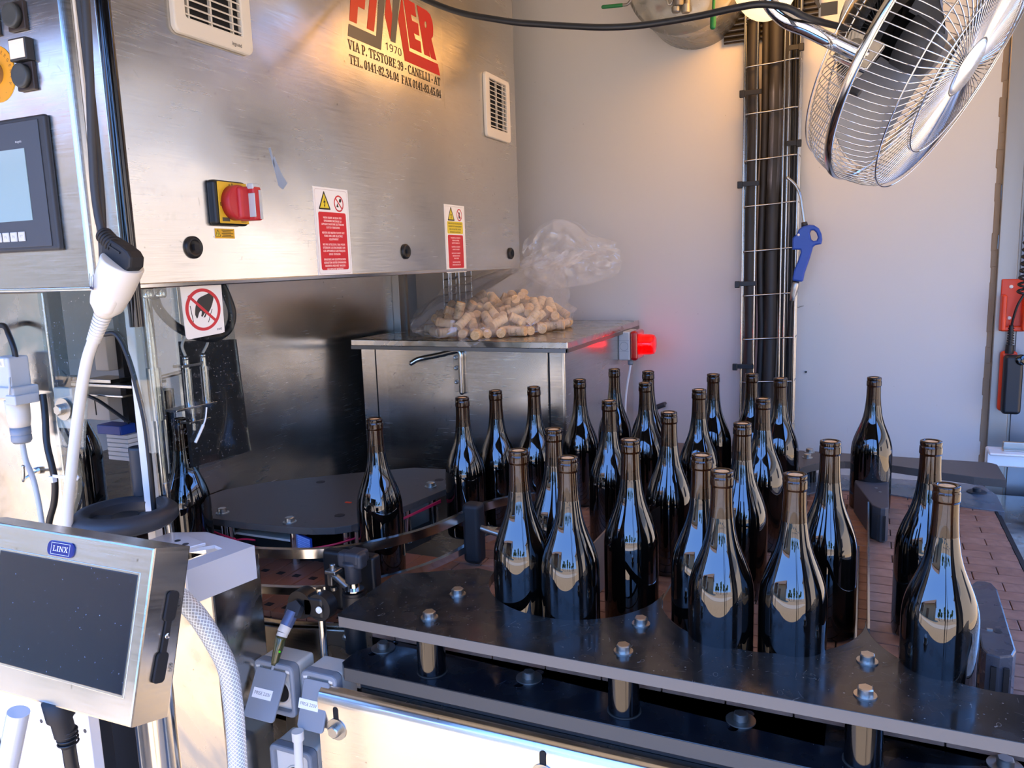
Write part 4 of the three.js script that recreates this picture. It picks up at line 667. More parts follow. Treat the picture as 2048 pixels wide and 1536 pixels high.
// ---------- curved guide rails and their clamps ----------
const RAIL = [[-1.16, -0.955], [-1.05, -0.970], [-0.933, -0.989], [-0.875, -1.003], [-0.819, -1.026], [-0.780, -1.057], [-0.748, -1.098], [-0.722, -1.140], [-0.703, -1.185], [-0.690, -1.24], [-0.681, -1.30], [-0.668, -1.35], [-0.640, -1.395], [-0.603, -1.43]];
const railAt = (y) => RAIL.map(([x, z]) => [x, y, z]);
solo('guide_rail', 'upper polished steel guide rail curving round the infeed plate', 'rail', [bar(railAt(0.9985), 0.010, 0.016, 90)], M.bright, { at: [-0.9, 0.99, -1.05] });
solo('guide_rail', 'lower polished steel guide rail just above the brown infeed belt', 'rail', [bar(railAt(0.933), 0.010, 0.013, 90)], M.bright, { at: [-0.9, 0.925, -1.05] });
{
  const t = thing('rail_clamp', 'large black plastic rail clamp with star knob and rod in the centre left', 'clamp', [-0.75, 0.86, -1.0]);
  part(t, 'block', [span(-0.815, -0.775, 0.905, 1.009, -1.035, -1.012, 0.008, 3), span(-0.782, -0.718, 0.905, 1.004, -1.045, -1.022, 0.006, 3)], M.black);
  part(t, 'knob', [latheAt([[0, 0], [0.013, 0], [0.013, 0.026], [0.0155, 0.029], [0.0155, 0.036], [0, 0.036]], [-0.732, 0.976, -0.985], [0, 1, 0], 28), box(0.046, 0.026, 0.022, -0.732, 1.013, -0.985, 0.006, 3).rotateY(0), box(0.030, 0.022, 0.034, -0.728, 1.016, -0.99, 0.006, 3)], M.charcoal);
  part(t, 'knob_nut', hexHead(0.017, 0.012, 0.016, [0, 1, 0], [-0.732, 0.9625, -0.985]), M.bright);
  part(t, 'post', [rod([-0.732, 0.86, -0.985], [-0.732, 0.956, -0.985], 0.020, 32), rod([-0.732, 0.956, -0.985], [-0.732, 0.9605, -0.985], 0.019, 32)], M.black);
  part(t, 'rod', rod([-0.782, 0.975, -1.0], [-0.738, 0.955, -0.99], 0.006, 16), M.zinc);
  part(t, 'rod_clip', [span(-0.793, -0.772, 0.977, 0.984, -1.012, -0.990, 0.002), span(-0.793, -0.783, 0.955, 0.98, -1.01, -0.995, 0.003), hexHead(0.009, 0.009, 0, [0, 1, 0], [-0.783, 0.984, -1.0]), hexHead(0.010, 0.006, 0, [0, -1, 0], [-0.783, 0.953, -1.0])], M.zinc);
}
{
  const t = thing('rail_clamp', 'tall black clamp holding both rails beside the front left pocket', 'clamp', [-0.66, 0.9, -1.29]);
  part(t, 'block', [span(-0.688, -0.652, 0.905, 1.022, -1.305, -1.272, 0.009, 3)], M.blackSoft);
  part(t, 'rod', rod([-0.655, 0.975, -1.285], [-0.575, 0.966, -1.27], 0.006, 16), M.zinc);
}
{
  const a = thing('rail_stud', 'black hexagonal rail stud left of the first bottle by the cork table', 'clamp', [-0.815, 0.9, -1.52]);
  part(a, 'head', [new THREE.CylinderGeometry(0.020, 0.020, 0.02, 6).rotateX(Math.PI / 2).translate(-0.815, 1.045, -1.52), rod([-0.815, 0.9, -1.52], [-0.815, 1.045, -1.52], 0.011, 16)], M.black);
  copyOf(a, 'black hexagonal rail stud behind the second bottle by the cork table', [-0.79, 0.9, -1.645]);
  solo('guide_rail', 'dark steel guide rail behind the row of bottles along the cork table', 'rail', bar([[-0.845, 0.99, -1.5], [-0.79, 0.99, -1.59], [-0.72, 0.99, -1.68], [-0.66, 0.99, -1.78], [-0.632, 0.99, -1.92], [-0.62, 0.99, -2.05]], 0.010, 0.014, 60), M.darkMetal, { at: [-0.7, 0.98, -1.75] });
}
// ---------- hand wheel ----------
{
  const c = V(-0.99, 1.12, -0.79), t = thing('crank_wheel', 'black plastic hand wheel with upright crank grip behind the printer screen', 'hand wheel', [c.x, 1.04, c.z]);
  const R = 0.067, prof = [[R - 0.020, 0.006], [R - 0.012, 0.0125], [R - 0.002, 0.0115], [R + 0.006, 0.004], [R + 0.0065, -0.008], [R, -0.014], [R - 0.012, -0.013], [R - 0.019, -0.006], [R - 0.020, 0.006]];
  part(t, 'rim', lathe(prof, 72).translate(c.x, c.y, c.z), M.charcoal);
  part(t, 'spoke', [box(0.062, 0.010, 0.038, 0.028, -0.006, 0, 0.004).rotateY(0.55).translate(c.x, c.y, c.z), box(0.062, 0.010, 0.03, 0.028, -0.007, 0, 0.004).rotateY(3.6).translate(c.x, c.y, c.z)], M.charcoal);
  part(t, 'hub', [rod([c.x, c.y - 0.03, c.z], [c.x, c.y + 0.001, c.z], 0.019, 28), rod([c.x, 1.04, c.z], [c.x, c.y - 0.02, c.z], 0.012, 20)], M.black);
  part(t, 'grip', latheAt([[0, 0], [0.0135, 0], [0.0145, 0.004], [0.0142, 0.03], [0.0152, 0.074], [0.0145, 0.078], [0.012, 0.0785], [0.011, 0.077], [0, 0.077]], [-1.020, 1.130, -0.851], [0, 1, 0], 32), M.charcoal);
}
// ---------- ink jet printer screen ----------
{
  const E1 = V(-1, 0, 0), dn = V(0, -0.959, 0.284).normalize(), bk = new THREE.Vector3().crossVectors(dn, E1).normalize(); if (bk.z > 0) bk.negate();
  const TR = V(-0.634, 1.204, -0.535), W = 0.29, H = 0.172;
  // local frame: x right, y up along the face, z out of the face
  const t = new THREE.Group(); t.name = numbered('printer_screen'); scene.add(t);
  t.quaternion.setFromRotationMatrix(new THREE.Matrix4().makeBasis(V(1, 0, 0), dn.clone().negate(), bk.clone().negate()));
  const base = TR.clone().addScaledVector(dn, H); t.position.copy(base); origin.set(t, [0, 0, 0]);
  tag(t, 'brushed stainless printer control screen with dark display and a blue badge at lower left', 'control screen');
  const D = 0.047, r = 0.004;
  const faceS = shape([[-W, 0], [0, 0], [0, H], [-W, H]]); 
  part(t, 'housing', [ext(shape([[-W + 0.001, -0.003], [-0.0005, 0], [0, H - 0.0005], [-W, H]]), D, 0.0022).translate(0, 0, -D)], M.sheet);
  const sx0 = -0.226, sx1 = -0.0165, sy0 = H - 0.1445, sy1 = H - 0.0285;
  part(t, 'screen_frame', [span(sx0 - 0.003, sx1 + 0.0025, sy0 - 0.0025, sy1 + 0.0025, -0.001, 0.0006, 0.0006)], M.bright);
  part(t, 'display', span(sx0, sx1, sy0, sy1, -0.001, 0.0012, 0.0008), phy(0x0c1220, 0.09, 0, { roughness: 0.10, clearcoat: 0.3 }));
  part(t, 'display_specks', new THREE.PlaneGeometry(sx1 - sx0, sy1 - sy0).translate((sx0 + sx1) / 2, (sy0 + sy1) / 2, 0.0014), std(0xaab4c4, 0.8, 0, { alphaMap: (() => { const x = wear(1024, 512, '#000000', [{ n: 90, kind: 'dot', col: '#ffffff', len: 2.2, wid: 1 }, { n: 8, kind: 'smear', col: '#999999', len: 14, wid: 2 }], 77); x.colorSpace = THREE.NoColorSpace; return x; })(), transparent: true, opacity: 0.5 }), { keepUV: true, kind: 'stuff' });
  const bt = canvasTex(256, 128, (g, w, h) => { g.clearRect(0, 0, w, h); g.fillStyle = '#0d1f66'; rrect(g, 2, 10, w - 4, h - 20, 40); g.fill(); g.strokeStyle = '#c8cfe2'; g.lineWidth = 4; g.strokeRect(38, 16, w - 76, h - 32); g.fillStyle = '#eef0f6'; g.font = '62px serif'; g.textAlign = 'center'; g.fillText('LINX', w / 2, 86); });
  const b = part(t, 'badge', ext(rr(0.041, 0.0155, 0.0065, -0.131, H - 0.0165), 0.0016, 0.0004), std(0x0f2470, 0.25));
  part(b, 'badge_print', new THREE.PlaneGeometry(0.040, 0.0155).translate(-0.131, H - 0.0165, 0.0018), std(0xffffff, 0.25, 0, { map: bt, transparent: true, alphaTest: 0.4 }), { keepUV: true });
  // rubber port cover on the right side
  const port = [];
  for (const s of [1, -1]) port.push(ext(rr(0.014, 0.030, 0.0045, 0, s * 0.030), 0.003, 0.0008));
  port.push(ext(rr(0.007, 0.040, 0.003, 0, 0), 0.0026, 0.0006));
  const pc = part(t, 'port_cover', merge(port).rotateZ(-0.06).rotateY(Math.PI / 2).translate(0.0002, H - 0.0895, -0.0275), M.rubber);
  part(pc, 'screw', latheAt([[0, 0], [0.003, 0], [0.003, 0.001], [0.001, 0.0016], [0, 0.0012]], [0.003, H - 0.0885, -0.0275], [1, 0, 0], 18), M.chrome);
  const ux = canvasTex(128, 64, (g, w, h) => { g.clearRect(0, 0, w, h); g.fillStyle = '#4a4a48'; g.font = '52px sans-serif'; g.textAlign = 'center'; g.fillText('USB', w / 2, 50); });
  for (const y of [H - 0.058, H - 0.122]) part(t, 'port_print', new THREE.PlaneGeometry(0.012, 0.006).rotateZ(Math.PI / 2).rotateY(Math.PI / 2).translate(0.0005, y, -0.0405), std(0xffffff, 0.5, 0, { map: ux, transparent: true, alphaTest: 0.35 }), { keepUV: true });
}
// ---------- white aluminium bracket behind the screen ----------
{
  const t = thing('screen_bracket', 'white aluminium channel bracket carrying the printer screen', 'bracket', [-0.86, 1.0, -0.80]);
  part(t, 'channel', [plate([[-0.815, -0.734], [-0.794, -0.84], [-0.907, -0.862], [-0.960, -0.842], [-0.965, -0.805], [-0.895, -0.772], [-0.852, -0.822], [-0.83, -0.815], [-0.845, -0.745]], 1.0745, 1.0795),
    plate([[-0.815, -0.734], [-0.794, -0.84], [-0.799, -0.841], [-0.820, -0.735]], 1.030, 1.0748), plate([[-0.794, -0.84], [-0.907, -0.862], [-0.907, -0.857], [-0.795, -0.835]], 1.030, 1.0748)], M.whiteAlu);
  part(t, 'plate', [plate([[-0.925, -0.792], [-0.875, -0.782], [-0.862, -0.815], [-0.912, -0.83]], 1.0795, 1.0845, 0.001)], M.whiteAlu);
  for (const [x, z] of [[-0.885, -0.80], [-0.908, -0.807]]) part(t, 'hole', rod([x, 1.0843, z], [x, 1.085, z], 0.0045, 16), M.charcoal);
}
// ---------- column, hose and lower left machinery ----------
solo('steel_column', 'square grey steel column below the white bracket', 'column', [ext(shape([[-1.02, 0.1], [-0.842, 0.1], [-0.842, 1.04], [-0.92, 1.04], [-1.02, 1.0]]), 0.10, 0.003).translate(0, 0, -0.90)], M.steel, { at: [-0.93, 0.1, -0.85] });
solo('braided_hose', 'translucent braided hose bending down in front of the steel column', 'hose', tube([[-0.845, 1.09, -0.70], [-0.806, 1.060, -0.705], [-0.781, 1.036, -0.71], [-0.759, 1.0, -0.715], [-0.745, 0.963, -0.72], [-0.740, 0.917, -0.72], [-0.740, 0.86, -0.72], [-0.744, 0.78, -0.72], [-0.75, 0.5, -0.72]], 0.0125, 140, 24), phy(0xffffff, 0.3, 0, { map: (() => { const t = field(64, 64, (u, v) => { const a = Math.abs(((u + v) * 2) % 1 - 0.5), b = Math.abs(((u - v + 2) * 2) % 1 - 0.5), s = Math.max(a, b) > 0.40 ? 0.97 : 0.66; return [s * 0.97, s, s]; }, 1, true); t.repeat.set(56, 7); return t; })(), clearcoat: 0.7, clearcoatRoughness: 0.12 }), { at: [-0.76, 0.5, -0.72], keepUV: true });
{
  const t = thing('mounting_plate', 'white perforated aluminium mounting plate below the printer screen', 'plate', [-0.87, 0.7, -0.60]);
  part(t, 'plate', span(-1.02, -0.842, 0.72, 1.012, -0.605, -0.59, 0.002), M.whiteAlu);
  part(t, 'top_groove', span(-1.02, -0.842, 0.997, 0.9985, -0.5905, -0.5893), M.charcoal);
  for (const [x, y] of [[-0.906, 0.984], [-0.862, 0.978]]) { const b = part(t, 'bolt', latheAt([[0, 0.002], [0.0025, 0.002], [0.0028, 0.005], [0.0058, 0.005], [0.006, 0]], [x, y, -0.59], [0, 0, 1], 20), M.zinc); }
  for (const [x, y] of [[-0.93, 0.96], [-0.898, 0.953], [-0.866, 0.946], [-0.912, 0.943], [-0.88, 0.934], [-0.85, 0.925], [-0.93, 0.92]]) part(t, 'hole', rod([x, y, -0.5905], [x, y, -0.5896], 0.0026, 14), M.charcoal);
}
solo('support_tube', 'pale round tube leaning at the bottom left corner below the screen', 'tube', rod([-0.775, 1.035, -0.47], [-0.865, 0.75, -0.44], 0.0105, 24), M.whiteAlu, { at: [-0.82, 0.75, -0.45] });
{
  const t = thing('screen_plug', 'black plug and cable under the printer screen', 'plug', [-0.75, 0.9, -0.5]);
  part(t, 'plug', latheAt([[0, 0], [0.0075, 0], [0.0092, 0.012], [0.0105, 0.014], [0.0105, 0.03], [0.0135, 0.034], [0.0135, 0.055], [0, 0.055]], [-0.749, 0.985, -0.50], [-0.06, 1, 0.1], 24), M.blackSoft);
  part(t, 'ribs', Array.from({ length: 4 }, (_, i) => new THREE.TorusGeometry(0.0096, 0.0012, 6, 20).rotateX(Math.PI / 2).translate(-0.749, 0.989 + i * 0.0045, -0.50)), M.black);
  part(t, 'cable', tube([[-0.749, 0.99, -0.50], [-0.748, 0.96, -0.50], [-0.742, 0.92, -0.50], [-0.735, 0.85, -0.50], [-0.73, 0.7, -0.5]], 0.0068, 40, 12), M.black);
}
solo('steel_tube', 'shiny round steel leg below the middle of the printer screen', 'tube', rod([-0.862, 0.2, -0.70], [-0.862, 0.99, -0.70], 0.026, 36), M.bright, { at: [-0.862, 0.2, -0.7] });
{
  const t = thing('machine_apron', 'stained grey steel apron below the brown infeed belt with rounded corners', 'machine housing', [-0.87, 0.5, -0.985]);
  part(t, 'sheet', ext(shape([[-1.2, 0.5], [-0.70, 0.5], [-0.70, 0.905], [-0.737, 0.905], [-0.80, 0.897], [-0.88, 0.888], [-0.95, 0.885], [-1.2, 0.885]]), 0.004).translate(0, 0, -0.984), M.steel);
  part(t, 'front_plate', ext(shape([[-0.955, 0.80], [-0.722, 0.80], [-0.722, 0.898], [-0.80, 0.889], [-0.88, 0.878], [-0.955, 0.875]], [[[-0.80, 0.845], [-0.79, 0.86], [-0.775, 0.866], [-0.755, 0.866], [-0.742, 0.858], [-0.738, 0.84], [-0.74, 0.81], [-0.795, 0.81]]]), 0.004, 0.0008).translate(0, 0, -0.976), M.satin);
  for (const [x, y] of [[-0.945, 0.862], [-0.745, 0.885]]) part(t, 'screw', latheAt([[0, 0.004], [0.004, 0.004], [0.006, 0]], [x, y, -0.972], [0, 0, 1], 16), M.zinc);
  part(t, 'ball_knob', [latheAt([[0, 0.024], [0.005, 0.022], [0.008, 0.017], [0.0085, 0.012], [0.006, 0.006], [0.012, 0.004], [0.013, 0]], [-1.008, 0.862, -0.98], [0.15, 0, 1], 24)], M.zinc);
}
{
  const t = thing('bottle_sensor', 'photo sensor with amber cable end in a black swivel clamp on a thin rod', 'sensor', [-0.77, 0.8, -0.93]);
  part(t, 'clamp', [new THREE.CylinderGeometry(0.0225, 0.0225, 0.024, 36).rotateX(Math.PI / 2).translate(-0.792, 0.953, -0.935), box(0.040, 0.036, 0.026, -0.768, 0.952, -0.936, 0.006, 3), new THREE.CylinderGeometry(0.0215, 0.0215, 0.02, 32).rotateX(Math.PI / 2).translate(-0.757, 0.953, -0.935)], M.black);
  part(t, 'clamp_screw', latheAt([[0, 0.001], [0.0025, 0.001], [0.003, 0.002], [0.0052, 0.002], [0.0055, 0]], [-0.753, 0.952, -0.9215], [0, 0, 1], 20), M.white);
  part(t, 'nut', new THREE.CylinderGeometry(0.015, 0.015, 0.010, 6).rotateX(0.9).translate(-0.795, 0.948, -0.914), M.charcoal);
  part(t, 'barrel', [rod([-0.796, 0.946, -0.912], [-0.799, 0.929, -0.897], 0.0098, 24)], std(0x55607e, 0.3, 0.2));
  part(t, 'collar', [rod([-0.799, 0.930, -0.898], [-0.8005, 0.921, -0.891], 0.0092, 20), rod([-0.8005, 0.921, -0.891], [-0.801, 0.916, -0.888], 0.0085, 20)], M.cream);
  part(t, 'amber_sleeve', latheAt([[0, 0], [0.0045, 0], [0.0058, 0.006], [0.008, 0.03], [0.0086, 0.04], [0.0075, 0.044], [0, 0.044]], [-0.806, 0.876, -0.872], [0.11, 1, -0.4], 24), phy(0x3a3b10, 0.15, 0, { clearcoat: 1 }));
  part(t, 'indicator_led', ball(0.0016, -0.7945, 0.899, -0.8738), new THREE.MeshStandardMaterial({ color: 0x2a7a10, emissive: 0x4dff20, emissiveIntensity: 0.8 }));
  part(t, 'rod', rod([-0.7615, 0.78, -0.937], [-0.7615, 0.98, -0.937], 0.006, 20), M.bright);
  part(t, 'cable', tube([[-0.806, 0.878, -0.872], [-0.808, 0.862, -0.868], [-0.812, 0.84, -0.875]], 0.0028, 20, 8), M.greyPlastic);
}
// ---------- mains sockets ----------
function mains(x0, x1, y0, y1, z, label, open, mark) {
  const t = thing('wall_socket', label, 'socket', [(x0 + x1) / 2, y0, z]);
  const w = x1 - x0, h = y1 - y0, cx = (x0 + x1) / 2, cy = (y0 + y1) / 2, f = z;
  part(t, 'box', [span(x0 + 0.002, x1 - 0.002, y0 + 0.004, y1 - 0.002, f - 0.055, f - 0.014, 0.006, 3)], M.cream);
  const fr = rr(w, h, 0.010, cx, cy); fr.holes.push(new THREE.Path(rr(w - 0.016, h - 0.018, 0.006, cx, cy).getPoints(6)));
  part(t, 'frame', ext(fr, 0.018, 0.003).translate(0, 0, f - 0.016), M.greyPlastic);
  part(t, 'insert', span(x0 + 0.007, x1 - 0.007, y0 + 0.008, y1 - 0.008, f - 0.013, f - 0.006, 0.002), M.offwhite);
  part(t, 'round_hole', [rod([cx + 0.004, cy - 0.006, f - 0.007], [cx + 0.004, cy - 0.006, f - 0.0055], 0.0185, 32)], M.darkVoid);
  part(t, 'ring', new THREE.TorusGeometry(0.0195, 0.0018, 8, 36).translate(cx + 0.004, cy - 0.006, f - 0.0055), M.cream);
  if (open) {
    const th = open, L = 0.072, fw = w - 0.018, hinge = [cx, y1 - 0.011, f + 0.001];
    const place = (g) => g.rotateX(-th).translate(...hinge);
    part(t, 'flap', place(merge([ext(rr(fw, L, 0.006, 0, -L / 2), 0.004, 0.0012)])), M.greyPlastic);
    for (const s of [-1, 1]) part(t, 'hinge', rod([cx + s * (fw / 2 - 0.004), hinge[1] + 0.001, f - 0.002], [cx + s * (fw / 2 + 0.003), hinge[1] + 0.001, f - 0.002], 0.0045, 14), M.offwhite);
    const tx = canvasTex(256, 96, (g, W, H) => { g.fillStyle = '#f1f1ef'; g.fillRect(0, 0, W, H); g.fillStyle = '#3c3d40'; g.font = '44px sans-serif'; g.textAlign = 'center'; g.fillText('PRISE 220V', W / 2, 62); });
    part(t, 'label_strip', place(new THREE.BoxGeometry(0.036, 0.0145, 0.0006).translate(mark, -0.036, 0.0042)), M.white);
    part(t, 'label_print', place(new THREE.PlaneGeometry(0.035, 0.014).translate(mark, -0.036, 0.0047)), std(0xffffff, 0.5, 0, { map: tx }), { keepUV: true });
  }
}
mains(-0.845, -0.770, 0.795, 0.880, -0.872, 'left grey mains socket with its labelled flap hanging half open', 0.55, -0.004);
mains(-0.762, -0.697, 0.790, 0.874, -0.868 - 0.012, 'right grey mains socket with a white plug cable under its labelled flap', 0.35, -0.008);
mains(-0.822, -0.742, 0.655, 0.748, -0.865, 'lower grey mains socket without flap at the bottom edge', 0, 0);
{
  const t = thing('plug_cable', 'white plug lead hanging from under the right socket flap', 'cable', [-0.745, 0.5, -0.84]);
  part(t, 'collar', [rod([-0.744, 0.785, -0.842], [-0.744, 0.799, -0.842], 0.0088, 20)], M.offwhite);
  part(t, 'lead', tube([[-0.744, 0.79, -0.842], [-0.745, 0.74, -0.84], [-0.747, 0.68, -0.84], [-0.75, 0.5, -0.84]], 0.0066, 40, 14), M.offwhite);
}
solo('socket_bracket', 'grey steel upright bracket between the sockets at the bottom', 'bracket', span(-0.84, -0.795, 0.55, 0.79, -0.93, -0.925, 0.002), M.satin, { at: [-0.815, 0.55, -0.93] });
solo('under_cover', 'dark sheet behind the sockets below the machine', 'panel', span(-1.02, -0.70, 0.05, 0.80, -0.985, -0.98), M.darkVoid, { at: [-0.86, 0.05, -0.98] });
// ---------- cork table ----------
{
  const t = thing('cork_table', 'grey steel cabinet table with overhanging top that carries the bag of corks', 'table', [-0.965, 0.6, -2.11]);
  part(t, 'top', [span(-1.28, -0.652, 1.259, 1.277, -2.44, -1.779, 0.003)], M.steel);
  part(t, 'rim', [span(-1.28, -0.652, 1.250, 1.2605, -1.785, -1.779, 0.001), span(-0.658, -0.652, 1.250, 1.2605, -2.44, -1.779, 0.001)], M.dull);
  part(t, 'body', span(-1.262, -0.667, 0.6, 1.259, -2.42, -1.798, 0.003), M.sheet);
  part(t, 'door', [span(-1.212, -0.712, 0.62, 1.2505, -1.798, -1.7955, 0.001)], M.sheet);
  for (const x of [-1.2145, -0.709]) part(t, 'door_gap', span(x - 0.002, x + 0.002, 0.6, 1.25, -1.7985, -1.7972), M.darkVoid);
  part(t, 'corner_strip', span(-0.6745, -0.668, 0.6, 1.249, -1.8015, -1.796, 0.001), M.bright);
  const scuff = wear(512, 512, '#000000', [{ n: 60, kind: 'line', col: '#ffffff', len: 26, wid: 2.2, dir: -0.9 }, { n: 30, kind: 'dot', col: '#dddddd', len: 3, wid: 1 }], 51); scuff.colorSpace = THREE.NoColorSpace;
  part(t, 'scuff_marks', new THREE.PlaneGeometry(0.22, 0.26).translate(-1.07, 1.08, -1.795), std(0x2a2f38, 0.7, 0, { alphaMap: scuff, transparent: true, opacity: 0.6 }), { keepUV: true, kind: 'stuff', label: 'dark rubbed scuff marks' });
  const k = part(t, 'hook_plate', span(-0.972, -0.948, 1.142, 1.252, -1.7955, -1.791, 0.001), M.satin);
  for (const y of [1.232, 1.205, 1.168]) part(k, 'screw', latheAt([[0, 0.001], [0.0025, 0.001], [0.003, 0.003], [0.0055, 0.003], [0.006, 0]], [-0.9645, y, -1.791], [0, 0, 1], 16), M.zinc);
  part(t, 'hook_bar', [...capTube([[-0.948, 1.142, -1.787], [-0.948, 1.22, -1.787], [-0.948, 1.241, -1.787], [-0.952, 1.249, -1.787], [-0.965, 1.248, -1.787], [-1.02, 1.236, -1.785], [-1.055, 1.230, -1.782], [-1.070, 1.226, -1.775], [-1.083, 1.218, -1.766]], 0.0068, 70, 14)], M.satin);
}
// ---------- corks in a clear bag ----------
{
  const printA = canvasTex(256, 256, (g) => {
    g.fillStyle = '#d9b98d'; g.fillRect(0, 0, 256, 256); const r = rng(5);
    for (let i = 0; i < 700; i++) { g.globalAlpha = 0.12 + 0.2 * r(); g.fillStyle = r() > 0.5 ? '#a87f4e' : '#efd7b0'; g.beginPath(); g.ellipse(r() * 256, r() * 256, 1 + 4 * r(), 1 + 2 * r(), r() * 3, 0, 6.3); g.fill(); }
    g.globalAlpha = 0.8; g.strokeStyle = '#6d5233'; g.lineWidth = 3; for (const y of [40, 216]) { g.beginPath(); g.moveTo(0, y); g.lineTo(256, y); g.stroke(); }
    g.fillStyle = '#5f472c'; g.font = 'bold 40px serif'; g.fillText('2022', 20, 145); g.font = 'italic 34px serif'; g.fillText('Vin', 150, 142); g.lineWidth = 2; g.beginPath(); g.arc(128, 128, 46, 0, 6.3); g.stroke();
  });
  const side = std(0xffffff, 0.85, 0, { map: printA }), end = std(0xffffff, 0.85, 0, { map: corkTop });
  const R = 0.0122, Lc = 0.047, sideG = new THREE.CylinderGeometry(R, R, Lc - 0.002, 22, 1, true), endG = merge([new THREE.CylinderGeometry(R - 0.001, R, 0.001, 22).translate(0, Lc / 2 - 0.0005, 0), new THREE.CylinderGeometry(R, R - 0.001, 0.001, 22).translate(0, -Lc / 2 + 0.0005, 0)]);
  const cork0 = new THREE.Group(); cork0.name = 'cork';
  { const a = new THREE.Mesh(sideG, side); a.name = 'side'; const b = new THREE.Mesh(endG, end); b.name = 'ends'; cork0.add(a, b); cork0.traverse((o) => { o.castShadow = o.receiveShadow = true; }); }
  // heap: settle corks by height over a rough floor grid inside the bag footprint
  const r = rng(91), placed = [];
  const topAt = (x, z) => { // heap surface height above the table
    const u = (x + 0.965) / 0.175, w = (z + 2.08) / 0.25, q = u * u + w * w; return q > 1.15 ? 0 : 0.098 * Math.pow(Math.max(0, 1.15 - q), 0.45);
  };
  let tries = 0;
  while (placed.length < 150 && tries++ < 30000) {
    const x = lerp(-1.16, -0.79, r()), z = lerp(-2.36, -1.83, r()), h = topAt(x, z); if (h < 0.015) continue;
    const y = 0.0132 + r() * Math.max(0, h - 0.026); const layer = Math.round((y - 0.0132) / 0.023);
    const yy = 0.0132 + layer * 0.0225; if (yy + 0.012 > h + 0.006) continue;
    const dir = V(r() - 0.5, (r() - 0.5) * (layer ? 1.0 : 0.0), r() - 0.5).normalize(), p = V(x, 1.2775 + yy + Math.abs(dir.y) * 0.012, z);
    // segment distance test
    let ok = true; const a1 = p.clone().addScaledVector(dir, -Lc / 2 + R), b1 = p.clone().addScaledVector(dir, Lc / 2 - R);
    for (const c of placed) { for (const s of [0, 0.5, 1]) { const q = a1.clone().lerp(b1, s); for (const s2 of [0, 0.5, 1]) { const q2 = c.a.clone().lerp(c.b, s2); if (q.distanceTo(q2) < 2 * R * 0.93) { ok = false; break; } } if (!ok) break; } if (!ok) break; }
    if (!ok) continue; placed.push({ p, dir, a: a1, b: b1 });
  }
  placed.forEach(({ p, dir }, i) => { const c = cork0.clone(); c.name = numbered('cork'); c.position.copy(p); c.quaternion.setFromUnitVectors(V(0, 1, 0), dir).multiply(new THREE.Quaternion().setFromAxisAngle(V(0, 1, 0), i * 2.1)); scene.add(c); tag(c, 'pale printed wine cork lying in the heap inside the clear bag', 'cork', 'corks heaped in the clear bag'); });
  const edge = cork0.clone(); edge.name = numbered('cork'); edge.position.set(-0.905, 1.2905, -1.80); edge.quaternion.setFromUnitVectors(V(0, 1, 0), V(0.25, 0, 1).normalize()); scene.add(edge); tag(edge, 'pale cork at the front table edge in the corner of the bag', 'cork', 'corks heaped in the clear bag');
  // the bag: a crumpled clear film around the heap, its open mouth flopping to the right
  const film = phy(0xffffff, 0.07, 0, { transmission: 0.9, thickness: 0, ior: 1.5 });
  const rings = [ // [cx, y, cz, rx, rz, tilt]
    [-0.985, 1.2785, -2.08, 0.190, 0.27], [-0.985, 1.292, -2.08, 0.212, 0.296], [-0.985, 1.33, -2.09, 0.210, 0.285], [-0.985, 1.375, -2.13, 0.185, 0.23], [-0.970, 1.42, -2.20, 0.145, 0.14], [-0.93, 1.455, -2.27, 0.105, 0.075], [-0.885, 1.475, -2.30, 0.09, 0.06], [-0.85, 1.495, -2.31, 0.10, 0.05]];
  const N = 96, pos = [], idx = []; const K = 40; const cr = new THREE.CatmullRomCurve3(rings.map(([x, y, z]) => V(x, y, z))), cq = new THREE.CatmullRomCurve3(rings.map(([, , , a, b]) => V(a, b, 0)));
  for (let k = 0; k <= K; k++) { const c = cr.getPoint(k / K), q = cq.getPoint(k / K); for (let i = 0; i < N; i++) { const a = i / N * 6.2832, f = 1 + (0.035 + 0.10 * (k / K)) * n3(Math.cos(a) * 2.2, Math.sin(a) * 2.2, k * 0.13) + 0.03 * Math.abs(n3(Math.cos(a) * 6, Math.sin(a) * 6, k * 0.3)); pos.push(c.x + Math.cos(a) * q.x * f, Math.max(1.2782, c.y + 0.010 * n3(Math.cos(a) * 3, Math.sin(a) * 3, 7 + k * 0.1) * (k > 4 ? 1 : 0)), c.z + Math.sin(a) * q.y * f); } }
  for (let k = 0; k < K; k++) for (let i = 0; i < N; i++) { const a = k * N + i, b = k * N + (i + 1) % N; idx.push(a, a + N, b, b, a + N, b + N); }
  const bg = new THREE.BufferGeometry(); bg.setAttribute('position', new THREE.Float32BufferAttribute(pos, 3)); bg.setIndex(idx); bg.computeVertexNormals();
  const t = thing('cork_bag', 'large clear plastic bag full of wine corks slumped on the steel table, mouth flopping right', 'bag', [-0.98, 1.277, -2.1]);
  part(t, 'bag_body', toCreasedNormals(bg.toNonIndexed(), 0.5), film);
